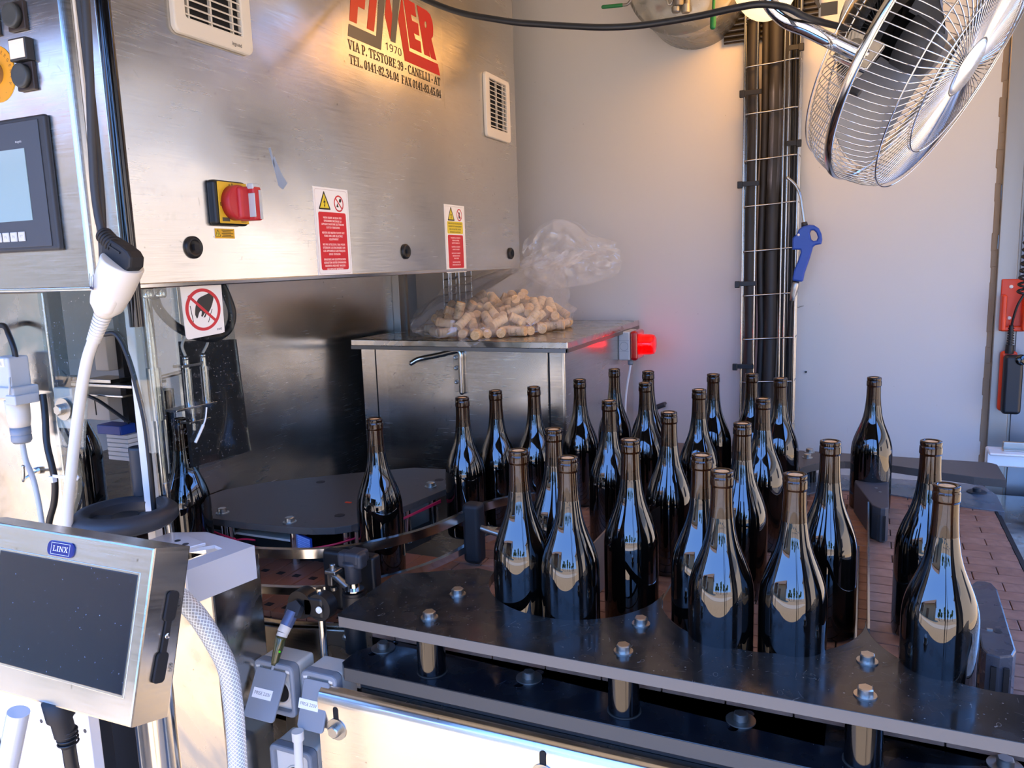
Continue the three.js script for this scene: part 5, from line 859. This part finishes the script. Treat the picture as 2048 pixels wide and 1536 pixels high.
  // flared open mouth: crumpled film fan
  const sheetOf = (P, nu, nv, amp, f, seed) => { const ps = [], ix = []; for (let j = 0; j <= nv; j++) for (let i = 0; i <= nu; i++) { const u = i / nu, v = j / nv; const a = P(u, v), w = Math.min(1, 4 * Math.min(u, 1 - u) + 0.3); const rid = (x, y) => 1 - 2 * Math.abs(n2(x, y)); ps.push(a[0] + amp * w * rid(u * f + seed, v * f), a[1] + amp * w * rid(u * f * 1.3, v * f + seed), a[2] + amp * 1.6 * w * rid(u * f + 5, v * f * 1.2 + seed)); } for (let j = 0; j < nv; j++) for (let i = 0; i < nu; i++) { const a = j * (nu + 1) + i; ix.push(a, a + 1, a + nu + 1, a + 1, a + nu + 2, a + nu + 1); } const g = new THREE.BufferGeometry(); g.setAttribute('position', new THREE.Float32BufferAttribute(ps, 3)); g.setIndex(ix); g.computeVertexNormals(); return toCreasedNormals(g.toNonIndexed(), 0.35); };
  // v runs from the neck (left) to the mouth (right); two layers
  const top = [[-0.955, 1.520], [-0.915, 1.565], [-0.845, 1.592], [-0.79, 1.575], [-0.745, 1.54], [-0.695, 1.527]], bot = [[-0.955, 1.432], [-0.915, 1.405], [-0.845, 1.388], [-0.79, 1.395], [-0.72, 1.408], [-0.672, 1.43]];
  const line = (L) => { const c = new THREE.CatmullRomCurve3(L.map(([x, y]) => V(x, y, 0))); return (v) => c.getPoint(v); };
  const T1 = line(top), B1 = line(bot);
  for (const [dz, seed] of [[-2.235, 3], [-2.285, 41]]) part(t, 'bag_mouth', sheetOf((u, v) => { const a = B1(v), b = T1(v), s = Math.sin(u * Math.PI); return [lerp(a.x, b.x, u), lerp(a.y, b.y, u), dz + (dz > -2.26 ? 1 : -1) * 0.035 * s * (0.4 + 0.8 * v)]; }, 34, 40, 0.010, 2.2, seed), film);
  part(t, 'hanging_corner', sheetOf((u, v) => [lerp(-0.955, -0.865, u) + 0.02 * v * (0.5 - u), lerp(1.281, 1.262 + 0.018 * Math.abs(u - 0.5) * 2, v), -1.80 + 0.03 * v], 12, 8, 0.003, 3, 9), film);
}
// ---------- red beacon ----------
{
  const t = thing('warning_beacon', 'glowing red warning beacon on a grey box at the side of the cork table', 'beacon', [-0.64, 1.17, -2.3]);
  const yc = 1.216, zc = -2.30, x0 = -0.652 - 0.0;
  part(t, 'box', [span(-0.6668, -0.632, yc - 0.044, yc + 0.042, zc - 0.045, zc + 0.045, 0.005, 3)], M.paleGrey);
  part(t, 'box_mark', [new THREE.TorusGeometry(0.0125, 0.0006, 6, 40).translate(-0.649, yc - 0.002, zc + 0.0451), span(-0.665, -0.634, yc + 0.0145, yc + 0.0153, zc + 0.0448, zc + 0.0456), span(-0.665, -0.634, yc - 0.0175, yc - 0.0167, zc + 0.0448, zc + 0.0456)], M.greyPlastic);
  const lens = phy(0xd0121a, 0.12, 0, { transmission: 0.75, thickness: 0, ior: 1.5 });
  part(t, 'lens_base', [box(0.022, 0.088, 0.088, -0.621, yc - 0.001, zc, 0.009, 3)], phy(0xb50d14, 0.15, 0, { clearcoat: 0.6 }));
  part(t, 'lens', latheAt([[0.031, 0], [0.0305, 0.03], [0.028, 0.040], [0.022, 0.043], [0, 0.044]], [-0.61, yc, zc], [1, 0, 0], 40), lens);
  part(t, 'lamp', rod([-0.606, yc, zc], [-0.588, yc, zc], 0.006, 18), new THREE.MeshStandardMaterial({ color: 0x881008, emissive: 0xff3a20, emissiveIntensity: 5 }));
  const pl = new THREE.PointLight(0xff2410, 0.05, 0, 2); pl.position.set(-0.597 + 0.64, yc - 1.17, zc + 2.3); pl.shadow.radius = 0.3; pl.castShadow = true; t.add(pl);
  part(t, 'gland', latheAt([[0, 0], [0.007, 0], [0.009, 0.005], [0.009, 0.018], [0, 0.018]], [-0.641, yc - 0.062, zc + 0.005], [0, 1, 0], 12), M.greyPlastic);
  solo('thin_cable', 'white cable hanging from the red beacon box', 'cable', tube([[-0.641, 1.155, -2.295], [-0.645, 1.13, -2.295], [-0.652, 1.09, -2.295], [-0.657, 1.05, -2.295], [-0.66, 0.95, -2.295]], 0.0032, 40, 10), M.white, { at: [-0.65, 0.95, -2.295] });
}
{ const t = thing('hose_fitting', 'small blue hose fitting on the wall between the far bottles', 'fitting', [-0.60, 1.0, -2.44]);
  part(t, 'sleeve', latheAt([[0, 0], [0.012, 0], [0.0125, 0.004], [0.0125, 0.022], [0.011, 0.026], [0, 0.026]], [-0.617, 0.995, -2.42], [0.9, 0.35, 0], 24), std(0x1d6ea8, 0.4)); part(t, 'stem', rod([-0.60, 1.0, -2.425], [-0.568, 1.013, -2.425], 0.008, 16), M.charcoal); part(t, 'wall_pin', rod([-0.575, 1.01, -2.46], [-0.575, 1.01, -2.42], 0.005, 12), M.charcoal); }

// ---------- wire cable tray with hoses ----------
function tray(name, label, x0, x1, zf, zb, y0, y1, pitch, first, verticals) {
  const t = thing(name, label, 'cable tray', [(x0 + x1) / 2, y0, zf]);
  const r = 0.0028;
  for (const x of verticals) part(t, 'long_wire', rod([x, y0, zf], [x, y1, zf], r, 10), M.satin);
  for (const [x, z] of [[x0, zb], [x1, zb], [x1, (zf + zb) / 2], [x0, (zf + zb) / 2]]) part(t, 'long_wire', rod([x, y0, z], [x, y1, z], r, 10), M.satin);
  for (let y = first; y > y0; y -= pitch) part(t, 'cross_wire', tube([[x0, y, zb], [x0, y, zf + 0.0 - 0.01], [x0 + 0.006, y + 0.0005, zf], [lerp(x0, x1, 0.5), y + 0.004, zf - 0.003], [x1 - 0.006, y + 0.008, zf], [x1, y + 0.008, zf - 0.01], [x1, y + 0.008, zb]], 0.0025, 60, 8), M.satin);
  return t;
}
{
  const x0 = -0.333, x1 = -0.186;
  const t = tray('cable_tray', 'vertical wire basket cable tray full of black hoses on the white wall', x0, x1, -2.395, -2.455, 0.86, 2.55, 0.1275, 1.988 + 0.1275 * 4, [x0, -0.298, -0.226, -0.2145, x1]);
  const hs = std(0x232120, 0.5), pr = (s, seed) => { const x = canvasTex(64, 2048, (g) => { g.fillStyle = '#262423'; g.fillRect(0, 0, 64, 2048); g.save(); g.translate(40, 2000); g.rotate(-Math.PI / 2); g.fillStyle = '#8d94a6'; g.font = 'bold 15px monospace'; for (let i = 0; i < 4; i++) g.fillText(s, i * 500, 0); g.restore(); }); return std(0xffffff, 0.5, 0, { map: x }); };
  const hose = (x, z, r, label, m, bend = 0.004) => { const pts = []; for (let i = 0; i <= 9; i++) pts.push([x + bend * n2(i * 0.6, x * 40), 0.86 + i * 0.19, z + bend * 0.6 * n2(i * 0.6, x * 40 + 9)]); return solo('rubber_hose', label, 'hose', tube(pts, r, 90, 16), m, { at: [x, 0.86, z], group: undefined, keepUV: !!m.map }); };
  hose(-0.312, -2.424, 0.0165, 'leftmost black hose in the wire cable tray', hs);
  hose(-0.2815, -2.43, 0.011, 'thinner black hose second from left in the wire cable tray', hs);
  const q = hose(-0.2535, -2.421, 0.0185, 'thick black hose with pale print in the middle of the wire cable tray', pr('XCEEDS EN 854  DN 19 - 4019 - 2015', 1));
  hose(-0.2225, -2.424, 0.0125, 'black hose with faint blue print right of the thick one in the cable tray', pr('2015 - SURVOGUM - 7004 2015', 2));
  for (const [i, x, z] of [[0, -0.2045, -2.43], [1, -0.1985, -2.42], [2, -0.1945, -2.432]]) hose(x, z, 0.0036, ['left', 'front', 'right'][i] + ' thin black cable of the bundle at the right side of the cable tray', M.black, 0.003);
  for (const [x, y, w, side] of [[-0.322, 1.917, 0.05, -1], [-0.325, 1.668, 0.05, -1], [-0.329, 1.385, 0.05, -1], [-0.333, 1.142, 0.05, -1], [-0.197, 2.022, 0.036, 1], [-0.198, 1.77, 0.036, 1]]) {
    const c = thing('hose_clip', `black strap clip on the ${side < 0 ? 'left' : 'right'} of the cable tray, ${y > 2 ? 'below the fan bracket' : y > 1.9 ? 'topmost on that side' : y > 1.7 ? 'level with the fan rim' : y > 1.6 ? 'second from the top' : y > 1.3 ? 'above the red beacon level' : 'lowest, near the bottle necks'}`, 'strap clip', [x, y, -2.392]);
    part(c, 'strap', [box(w, 0.0135, 0.004, x + (side < 0 ? 0.012 : 0), y + 0.002, -2.3895, 0.001)], M.black); part(c, 'buckle', [box(0.014, 0.020, 0.010, x - (side < 0 ? 0.016 : -0.014), y, -2.389, 0.002)], M.black);
  }
  solo('corrugated_panel', 'dark shiny corrugated hose panel behind the top of the cable tray', 'panel', Array.from({ length: 17 }, (_, i) => rod([-0.398, 2.076 + i * 0.0145, -2.445], [-0.145, 2.076 + i * 0.0145, -2.445], 0.0076, 12)), phy(0x4b4844, 0.22, 0.8), { at: [-0.27, 2.07, -2.445] });
}
// second tray glimpsed under the cabinet at left
{
  const t = tray('cable_tray', 'small rusty wire tray glimpsed between the inner wall and the bag of corks', -1.305, -1.245, -2.36, -2.45, 1.0, 1.46, 0.026, 1.445, [-1.305, -1.285, -1.275, -1.245]);
  solo('wall_return', 'beige wall strip behind the cork table left of the small tray', 'panel', span(-1.46, -1.33, 0.9, 1.46, -2.455, -2.44), M.cream, { at: [-1.39, 0.9, -2.45] });
}
// ---------- blue air gun ----------
{
  const t = thing('air_gun', 'blue compressed air blow gun hanging nozzle up beside the cable tray', 'air gun', [-0.165, 1.38, -2.38]);
  const Z = -2.392, s = shape([[-0.182, 1.524], [-0.178, 1.535], [-0.168, 1.543], [-0.150, 1.547], [-0.138, 1.545], [-0.126, 1.536], [-0.119, 1.521], [-0.1165, 1.504], [-0.119, 1.4925], [-0.134, 1.490], [-0.140, 1.485], [-0.1475, 1.455], [-0.160, 1.415], [-0.164, 1.392], [-0.168, 1.390], [-0.190, 1.394], [-0.192, 1.399], [-0.187, 1.425], [-0.177, 1.452], [-0.171, 1.472], [-0.173, 1.479], [-0.194, 1.480], [-0.194, 1.512]], [[[-0.146, 1.531], [-0.149, 1.524], [-0.145, 1.506], [-0.139, 1.502], [-0.131, 1.503], [-0.1275, 1.511], [-0.132, 1.524], [-0.139, 1.531]]]);
  part(t, 'body', ext(s, 0.026, 0.004).translate(0, 0, Z), M.blue);
  part(t, 'pin', ball(0.0036, -0.178, 1.520, Z + 0.026, 1, 1, 0.4), M.white);
  part(t, 'collar', latheAt([[0, 0], [0.009, 0], [0.0075, 0.012], [0, 0.012]], [-0.163, 1.543, Z + 0.012], [-0.15, 1, 0], 20), M.charcoal);
  part(t, 'nozzle', [...capTube([[-0.164, 1.55, Z + 0.012], [-0.170, 1.59, Z + 0.012], [-0.176, 1.625, Z + 0.012], [-0.184, 1.647, Z + 0.012], [-0.196, 1.664, Z + 0.012], [-0.211, 1.678, Z + 0.012]], 0.0042, 50, 12)], M.satin);
  part(t, 'coupling', [latheAt([[0, 0], [0.006, 0], [0.007, 0.012], [0.009, 0.016], [0.009, 0.03], [0.0105, 0.032], [0.0105, 0.046], [0.009, 0.05], [0.008, 0.056], [0, 0.056]], [-0.1935, 1.337, Z + 0.012], [0.22, 1, 0], 24)], M.zinc);
  part(t, 'hose', tube([[-0.193, 1.34, Z + 0.012], [-0.1965, 1.31, Z + 0.010], [-0.198, 1.26, Z], [-0.199, 1.15, Z - 0.01], [-0.2, 0.95, Z - 0.02]], 0.004, 40, 10), M.black);
  part(t, 'wall_pin', rod([-0.158, 1.51, -2.458], [-0.158, 1.51, Z], 0.003, 10), M.zinc);
}
solo('wall_screw', 'small round screw head on the white wall below the air gun coupling', 'screw', [ball(0.007, -0.189, 1.314, -2.457, 1, 1, 0.7), rod([-0.186, 1.312, -2.454], [-0.165, 1.318, -2.45], 0.0008, 6)], M.zinc, { at: [-0.189, 1.314, -2.457] });
solo('wall_bolt', 'tiny dark stud on the white wall to the left of the lone far bottle', 'screw', [rod([-0.155, 1.123, -2.46], [-0.155, 1.123, -2.452], 0.0028, 10)], M.black, { at: [-0.155, 1.123, -2.46] });
// ---------- round tank and green valve levers ----------
{
  const t = thing('pressure_tank', 'grey round tank end with pipe fittings at the top edge of the photo', 'tank', [-0.47, 2.08, -2.28]);
  part(t, 'dished_end', latheAt([[0, 0], [0.06, 0.003], [0.11, 0.013], [0.145, 0.032], [0.155, 0.045], [0.155, 0.05], [0.15, 0.054], [0.15, 0.30], [0, 0.30]], [-0.478, 2.22, -2.215], [0, 0, -1], 56), std(0x8c8a80, 0.45, 0.3, { roughnessMap: smudgeR }));
  part(t, 'stem', [rod([-0.475, 2.125, -2.195], [-0.475, 2.19, -2.195], 0.0125, 20), rod([-0.476, 2.12, -2.195], [-0.476, 2.135, -2.195], 0.015, 6)], M.dull);
  part(t, 'fitting', [hexHead(0.020, 0.014, 0, [0, -1, 0], [-0.482, 2.119, -2.195]), rod([-0.457, 2.102, -2.20], [-0.457, 2.122, -2.20], 0.011, 18), rod([-0.457, 2.115, -2.21], [-0.457, 2.15, -2.22], 0.008, 14)], M.zinc);
  part(t, 'loop_pipe', tube([[-0.505, 2.2, -2.20], [-0.507, 2.15, -2.19], [-0.498, 2.125, -2.19], [-0.492, 2.13, -2.19], [-0.492, 2.2, -2.2]], 0.003, 40, 8), M.zinc);
  part(t, 'band', [box(0.20, 0.030, 0.002, -0.46, 2.175, -2.211).rotateZ(0)], M.offwhite);
  const v = thing('valve_lever', 'green coated flat lever of a valve left of the round tank', 'valve lever', [-0.64, 2.15, -2.2]);
  part(v, 'grip', [between(new THREE.CapsuleGeometry(0.0052, 0.052, 4, 12), [-0.684, 2.1505, -2.2], [-0.628, 2.147, -2.2])], M.green); part(v, 'neck', tube([[-0.628, 2.147, -2.2], [-0.614, 2.147, -2.2], [-0.603, 2.158, -2.2], [-0.595, 2.17, -2.205], [-0.58, 2.2, -2.22]], 0.004, 24, 8), M.dull);
  solo('valve_lever', 'green valve lever tip hanging below the black fan cable', 'valve lever', [between(new THREE.CapsuleGeometry(0.0075, 0.032, 4, 14), [-0.387, 2.062, -2.2], [-0.3865, 2.085, -2.2]), rod([-0.386, 2.1, -2.2], [-0.385, 2.2, -2.22], 0.004, 8)], M.green, { at: [-0.387, 2.06, -2.2] });
}
// ---------- warm lamp ----------
{
  const c = V(-0.255, 2.165, -2.19), t = thing('work_lamp', 'glowing warm white lamp bulb at the top edge above the cable tray', 'lamp', [c.x, c.y, c.z]);
  part(t, 'bulb', new THREE.SphereGeometry(0.085, 32, 20).scale(1, 1.35, 1).translate(c.x, c.y + 0.0, c.z), new THREE.MeshStandardMaterial({ color: 0xfff3d6, emissive: 0xffdf9e, emissiveIntensity: 2.0, roughness: 0.4 }));
  part(t, 'socket', rod([c.x, c.y + 0.10, c.z], [c.x, 2.60, c.z], 0.03, 20), M.white);
  const l = new THREE.PointLight(0xffb055, 1.0, 0, 2); l.position.set(0, 0, 0); l.shadow.radius = 4; l.castShadow = true; t.add(l);
}
// ---------- fan ----------
{
  const C = V(0.065, 1.813, -1.585), nrm = V(0.831, -0.515, 0.21).normalize(), R = 0.239;
  const t = new THREE.Group(); t.name = numbered('wall_fan'); scene.add(t); tag(t, 'chrome wire cage fan with grey blades tilted on its bracket at upper right', 'fan'); origin.set(t, [0, 0, 0]);
  let up = V(0.555, 0.794, -0.249); up.addScaledVector(nrm, -up.dot(nrm)).normalize(); const side = new THREE.Vector3().crossVectors(up, nrm);
  t.position.copy(C); t.quaternion.setFromRotationMatrix(new THREE.Matrix4().makeBasis(side, up, nrm)); // local: z = blow direction, y = towards top rim
  part(t, 'rim', new THREE.TorusGeometry(R, 0.0052, 12, 120).scale(1, 1, 1.5), M.bright);
  const wire = (sgn, depth, rin, n, phase) => { // radial wires of one cage half
    const gs = []; for (let i = 0; i < n; i++) { const a = i / n * 6.2832 + phase, c = Math.cos(a), s = Math.sin(a); const P = (r, z) => [c * r, s * r, sgn * z]; gs.push(new THREE.TubeGeometry(new THREE.CatmullRomCurve3([P(R, 0.002), P(R - 0.006, depth * 0.5), P(R - 0.020, depth * 0.82), P(R - 0.062, depth * 0.95), P(R * 0.55, depth), P(rin, depth * 1.03)].map((p) => V(...p)), false, 'centripetal'), 12, 0.0011, 5)); } return gs; };
  part(t, 'front_grille', wire(1, 0.088, 0.045, 108, 0), M.chrome, { label: 'chrome front cage of fine radial wires' });
  part(t, 'rear_grille', wire(-1, 0.066, 0.06, 90, 0.02), M.chrome, { label: 'chrome rear cage of fine radial wires' });
  for (const [r, z] of [[R - 0.018, 0.078], [R * 0.62, 0.091], [R - 0.018, -0.058], [R * 0.62, -0.068]]) part(t, 'hoop', new THREE.TorusGeometry(r, 0.0014, 6, 96).translate(0, 0, z), M.chrome);
  part(t, 'badge', latheAt([[0, 0.010], [0.040, 0.008], [0.046, 0.004], [0.048, 0]], [0, 0, 0.088], [0, 0, 1], 48), std(0xf2f4f8, 0.25, 0.7));
  part(t, 'badge_rim', new THREE.TorusGeometry(0.048, 0.003, 8, 60).translate(0, 0, 0.089), M.charcoal);
  for (let k = 0; k < 3; k++) {
    const nu = 14, nv = 10, ps = [], ix = []; for (let j = 0; j <= nv; j++) for (let i = 0; i <= nu; i++) { const u = i / nu, v = j / nv, r = lerp(0.045, 0.205, v), wdt = lerp(0.5, 1.05, Math.sin(v * 2.1)) * 0.95, a = (u - 0.45) * wdt, tw = (u - 0.5) * 0.085 * (0.9 - 0.25 * v); ps.push(r * Math.cos(a), r * Math.sin(a), tw); } for (let j = 0; j < nv; j++) for (let i = 0; i < nu; i++) { const a = j * (nu + 1) + i; ix.push(a, a + 1, a + nu + 1, a + 1, a + nu + 2, a + nu + 1); }
    const g = new THREE.BufferGeometry(); g.setAttribute('position', new THREE.Float32BufferAttribute(ps, 3)); g.setIndex(ix); g.computeVertexNormals(); const g2 = g.clone().translate(0, 0, 0.0016);
    part(t, 'blade', merge([g, g2]).rotateZ(k * 2.0944 + 0.5), std(0x7d8188, 0.42, 0.35));
  }
  part(t, 'hub', [latheAt([[0, 0.035], [0.035, 0.032], [0.046, 0.02], [0.048, -0.02], [0, -0.02]], [0, 0, 0], [0, 0, 1], 40)], std(0x4a4d52, 0.5));
  part(t, 'motor', [latheAt([[0.068, 0], [0.07, 0.02], [0.07, 0.05], [0.062, 0.07], [0.045, 0.085], [0, 0.088]], [0, 0, -0.04], [0, 0, -1], 40)], M.black);
  part(t, 'rear_housing', [latheAt([[0.10, 0], [0.104, 0.012], [0.095, 0.02], [0, 0.022]], [0, 0, -0.068], [0, 0, -1], 48)], M.black);
  // pivot bracket on the near side of the rim
  const loc = (p) => { const d = V(...p).sub(C); return [d.dot(side), d.dot(up), d.dot(nrm)]; };
  const pv = loc([-0.013, 1.783, -1.452]);
  const br = part(t, 'pivot_plate', box(0.012, 0.05, 0.062, pv[0] * 1.02, pv[1] * 1.02, pv[2] - 0.012, 0.003).rotateZ(0), M.bright);
  part(br, 'pivot_bolt', [latheAt([[0, 0.012], [0.006, 0.012], [0.006, 0.008], [0.0105, 0.008], [0.0105, 0.002], [0.015, 0.002], [0.015, 0]], [pv[0] * 1.02 + Math.sign(pv[0]) * 0.006, pv[1] * 1.02, pv[2] - 0.018], [Math.sign(pv[0]), 0.15 * Math.sign(pv[1]), 0], 20)], M.zinc);
  part(t, 'clip', [box(0.012, 0.012, 0.02, pv[0] * 1.0, pv[1] - 0.06, 0, 0.002)], M.charcoal);
  // chrome yoke
  const y1 = [[-0.255, 2.25, -1.30], [-0.20, 2.0, -1.30], [-0.168, 1.895, -1.318], [-0.148, 1.846, -1.326], [-0.126, 1.822, -1.336], [-0.10, 1.811, -1.356], [-0.07, 1.798, -1.385], [-0.045, 1.788, -1.412], [-0.030, 1.783, -1.43]].map(loc);
  part(t, 'yoke_arm', [tube(y1, 0.0115, 80, 18), rod(y1[8], loc([-0.012, 1.781, -1.45]), 0.008, 16)], M.chrome);
  const y2 = [[-0.03, 2.25, -1.86], [0.0, 2.05, -1.80], [-0.02, 1.98, -1.76], [-0.047, 1.935, -1.725], [-0.055, 1.885, -1.712], [-0.035, 1.85, -1.70]].map(loc);
  part(t, 'yoke_arm', tube(y2, 0.0115, 60, 16), M.chrome);
  part(t, 'yoke_bar', tube([[-0.255, 2.25, -1.30], [-0.25, 2.33, -1.38], [-0.14, 2.36, -1.62], [-0.04, 2.33, -1.83], [-0.03, 2.25, -1.86]].map(loc), 0.0115, 50, 14), M.chrome);
  part(t, 'yoke_mount', rod(loc([-0.14, 2.36, -1.62]), loc([-0.14, 2.60, -1.62]), 0.02, 20), M.chrome);
}
solo('fan_cable', 'thick black cable sagging across the top of the photo to the fan', 'cable', tube([[-0.98, 2.16, -1.50], [-0.90, 2.06, -1.42], [-0.81, 1.985, -1.365], [-0.72, 1.932, -1.332], [-0.66, 1.905, -1.318], [-0.603, 1.886, -1.308], [-0.56, 1.874, -1.308], [-0.517, 1.865, -1.308], [-0.46, 1.853, -1.305], [-0.401, 1.842, -1.302], [-0.35, 1.837, -1.302], [-0.303, 1.8355, -1.30], [-0.245, 1.834, -1.29], [-0.19, 1.833, -1.275], [-0.155, 1.832, -1.272], [-0.122, 1.826, -1.285], [-0.10, 1.822, -1.33], [-0.079, 1.823, -1.378], [-0.05, 1.828, -1.45], [-0.028, 1.835, -1.52], [-0.02, 1.85, -1.58]], 0.0052, 160, 14), M.black, { at: [-0.5, 1.85, -1.31] });
solo('tape_strip', 'brown tape strip fluttering from the far fan yoke', 'tape', [box(0.030, 0.024, 0.001, -0.083, 1.93, -1.715).rotateZ(0), tube([[-0.10, 1.935, -1.716], [-0.112, 1.96, -1.716], [-0.12, 2.0, -1.716]], 0.0035, 16, 6)], std(0x6d6252, 0.6), { at: [-0.083, 1.93, -1.715] });
// ---------- orange hand set, cradle and coiled cord ----------
{
  const z = ZW + 0.012;
  const t = thing('handset_cradle', 'orange plastic cradle screwed to the aluminium corner profile', 'holder', [0.35, 1.25, z]);
  part(t, 'back', span(0.325, 0.385, 1.248, 1.385, z, z + 0.006, 0.003), M.orange);
  part(t, 'side', [span(0.325, 0.337, 1.25, 1.345, z + 0.002, z + 0.032, 0.005, 3), span(0.373, 0.385, 1.25, 1.345, z + 0.002, z + 0.032, 0.005, 3), span(0.327, 0.383, 1.248, 1.262, z + 0.002, z + 0.02, 0.005, 3)], M.orange);
  for (const y of [1.365, 1.283]) part(t, 'screw', ball(0.0048, 0.347, y, z + 0.0065, 1, 1, 0.5, 14), M.white);
  const h = thing('remote_handset', 'black and orange remote control handset hanging below the orange cradle', 'remote control', [0.36, 1.03, z]);
  part(h, 'back_shell', span(0.331, 0.37, 1.034, 1.196, z + 0.002, z + 0.022, 0.009, 4), M.orange);
  part(h, 'front_shell', [span(0.3365, 0.381, 1.031, 1.188, z + 0.018, z + 0.05, 0.010, 4)], std(0x10151c, 0.38));
  part(h, 'button', latheAt([[0, 0.008], [0.010, 0.007], [0.014, 0.003], [0.0145, 0]], [0.374, 1.177, z + 0.048], [0.3, 0.1, 1], 24).scale(1, 1, 1), M.blackGloss);
  part(h, 'strain_relief', [rod([0.350, 1.19, z + 0.02], [0.351, 1.213, z + 0.02], 0.010, 14), ...Array.from({ length: 7 }, (_, i) => rod([0.351, 1.216 + i * 0.0065, z + 0.02], [0.351, 1.2195 + i * 0.0065, z + 0.02], 0.0088 - i * 0.0003, 14)), rod([0.351, 1.2, z + 0.02], [0.351, 1.265, z + 0.02], 0.005, 12)], M.black);
  part(h, 'lead', tube([[0.351, 1.258, z + 0.02], [0.353, 1.285, z + 0.03], [0.360, 1.32, z + 0.038], [0.371, 1.345, z + 0.040]], 0.003, 30, 10), M.black);
  const pts = [], turns = 54; for (let i = 0; i <= turns * 12; i++) { const a = i / 12 * 6.2832, f = i / (turns * 12), y = lerp(1.345, 2.3, f); pts.push([lerp(0.366, 0.392, Math.min(1, f * 2)) + 0.0095 * Math.cos(a), y, z + 0.042 + 0.0095 * Math.sin(a)]); }
  solo('coiled_cord', 'black coiled cord hanging down at the right edge above the orange cradle', 'cord', new THREE.TubeGeometry(new THREE.CatmullRomCurve3(pts.map(vec)), turns * 14, 0.0034, 6), M.black, { at: [0.37, 1.345, z + 0.04] });
}
// ---------- outside, mirrored in the bottles ----------
{
  const leafM = std(0x3f5a22, 0.8, 0, { }), trunkM = std(0x4a3a28, 0.9);
  const r = rng(201), leafG = []; 
  const crown = new THREE.IcosahedronGeometry(1, 3);
  const treeAt = (x, z, h, w, label) => { const t = thing('yard_tree', label, 'tree', [x, -0.1, z]); part(t, 'trunk', rod([x, -0.1, z], [x, h * 0.5, z], 0.16, 10), trunkM); const gs = []; for (let i = 0; i < 7; i++) { const a = r() * 6.28, d = w * 0.45 * r(); gs.push(noisy(crown.clone().scale(w * (0.35 + 0.3 * r()), w * (0.3 + 0.25 * r()), w * (0.35 + 0.3 * r())).translate(x + d * Math.cos(a), h * (0.45 + 0.45 * r()), z + d * Math.sin(a)), 0.28, 1.3, i)); } part(t, 'crown', gs, leafM); };
  for (let i = 0; i < 9; i++) treeAt(-3.4 + i * 1.55 + r() * 0.8, (i % 2 ? 12 : 17) + r() * 2, 2.6 + r() * 1.6, (i % 2 ? 0.8 : 1.0) + 0.3 * r(), ['round', 'tall', 'low', 'broad', 'dense', 'loose', 'wide', 'slim', 'small'][i] + ' green tree across the gravel yard');
  const h = thing('yard_house', 'cream house with a grey roof close on the right of the truck', 'house', [6.5, -0.1, -1.5]);
  part(h, 'wall', [span(5, 9, -0.1, 3.1, -8, 4.5)], std(0xc9bca2, 0.8));
  part(h, 'roof', ext(shape([[-2.4, 0], [2.4, 0], [0, 1.4]]), 12.9).translate(7, 3.1, -8.2), std(0x6d6660, 0.8));
  part(h, 'window', [span(4.96, 5.0, 1.0, 2.1, 1.3, 2.3)], M.charcoal); part(h, 'window', [span(4.96, 5.0, 1.0, 2.1, -3.3, -2.3)], M.charcoal);
  const bn = thing('yard_barn', 'long tan barn across the yard to the left', 'barn', [-12, -0.1, 9]);
  part(bn, 'wall', [span(-22, -4.2, -0.1, 3.6, 8.6, 12)], std(0xb39c78, 0.85));
  part(bn, 'roof', ext(shape([[-2.2, 0], [2.2, 0], [0, 1.3]]), 18.2).rotateY(Math.PI / 2).translate(-22.2, 3.6, 10.3), std(0x8a6a55, 0.85));
  part(bn, 'door', [span(-10, -7.6, -0.1, 2.6, 8.55, 8.6)], std(0x6a5138, 0.8));
  const p = thing('path', 'pale paved path across the gravel yard', 'path', [0, -0.1, 6]);
  part(p, 'paving', span(-20, 4.6, -0.1, -0.085, 3.2, 5.0), std(0xc9bfa9, 0.9));
  solo('gas_strut', 'black lifting strut of the side flap in the open doorway', 'strut', rod([0.30, 0, 0.13], [0.30, 2.36, 0.13], 0.022, 16), M.black, { at: [0.30, 0, 0.13] });
  solo('gas_strut', 'second black lifting strut of the side flap in the open doorway', 'strut', rod([0.42, 0, 0.13], [0.42, 2.36, 0.13], 0.012, 14), M.black, { at: [0.42, 0, 0.13] });
}
renderer.render(scene, camera);
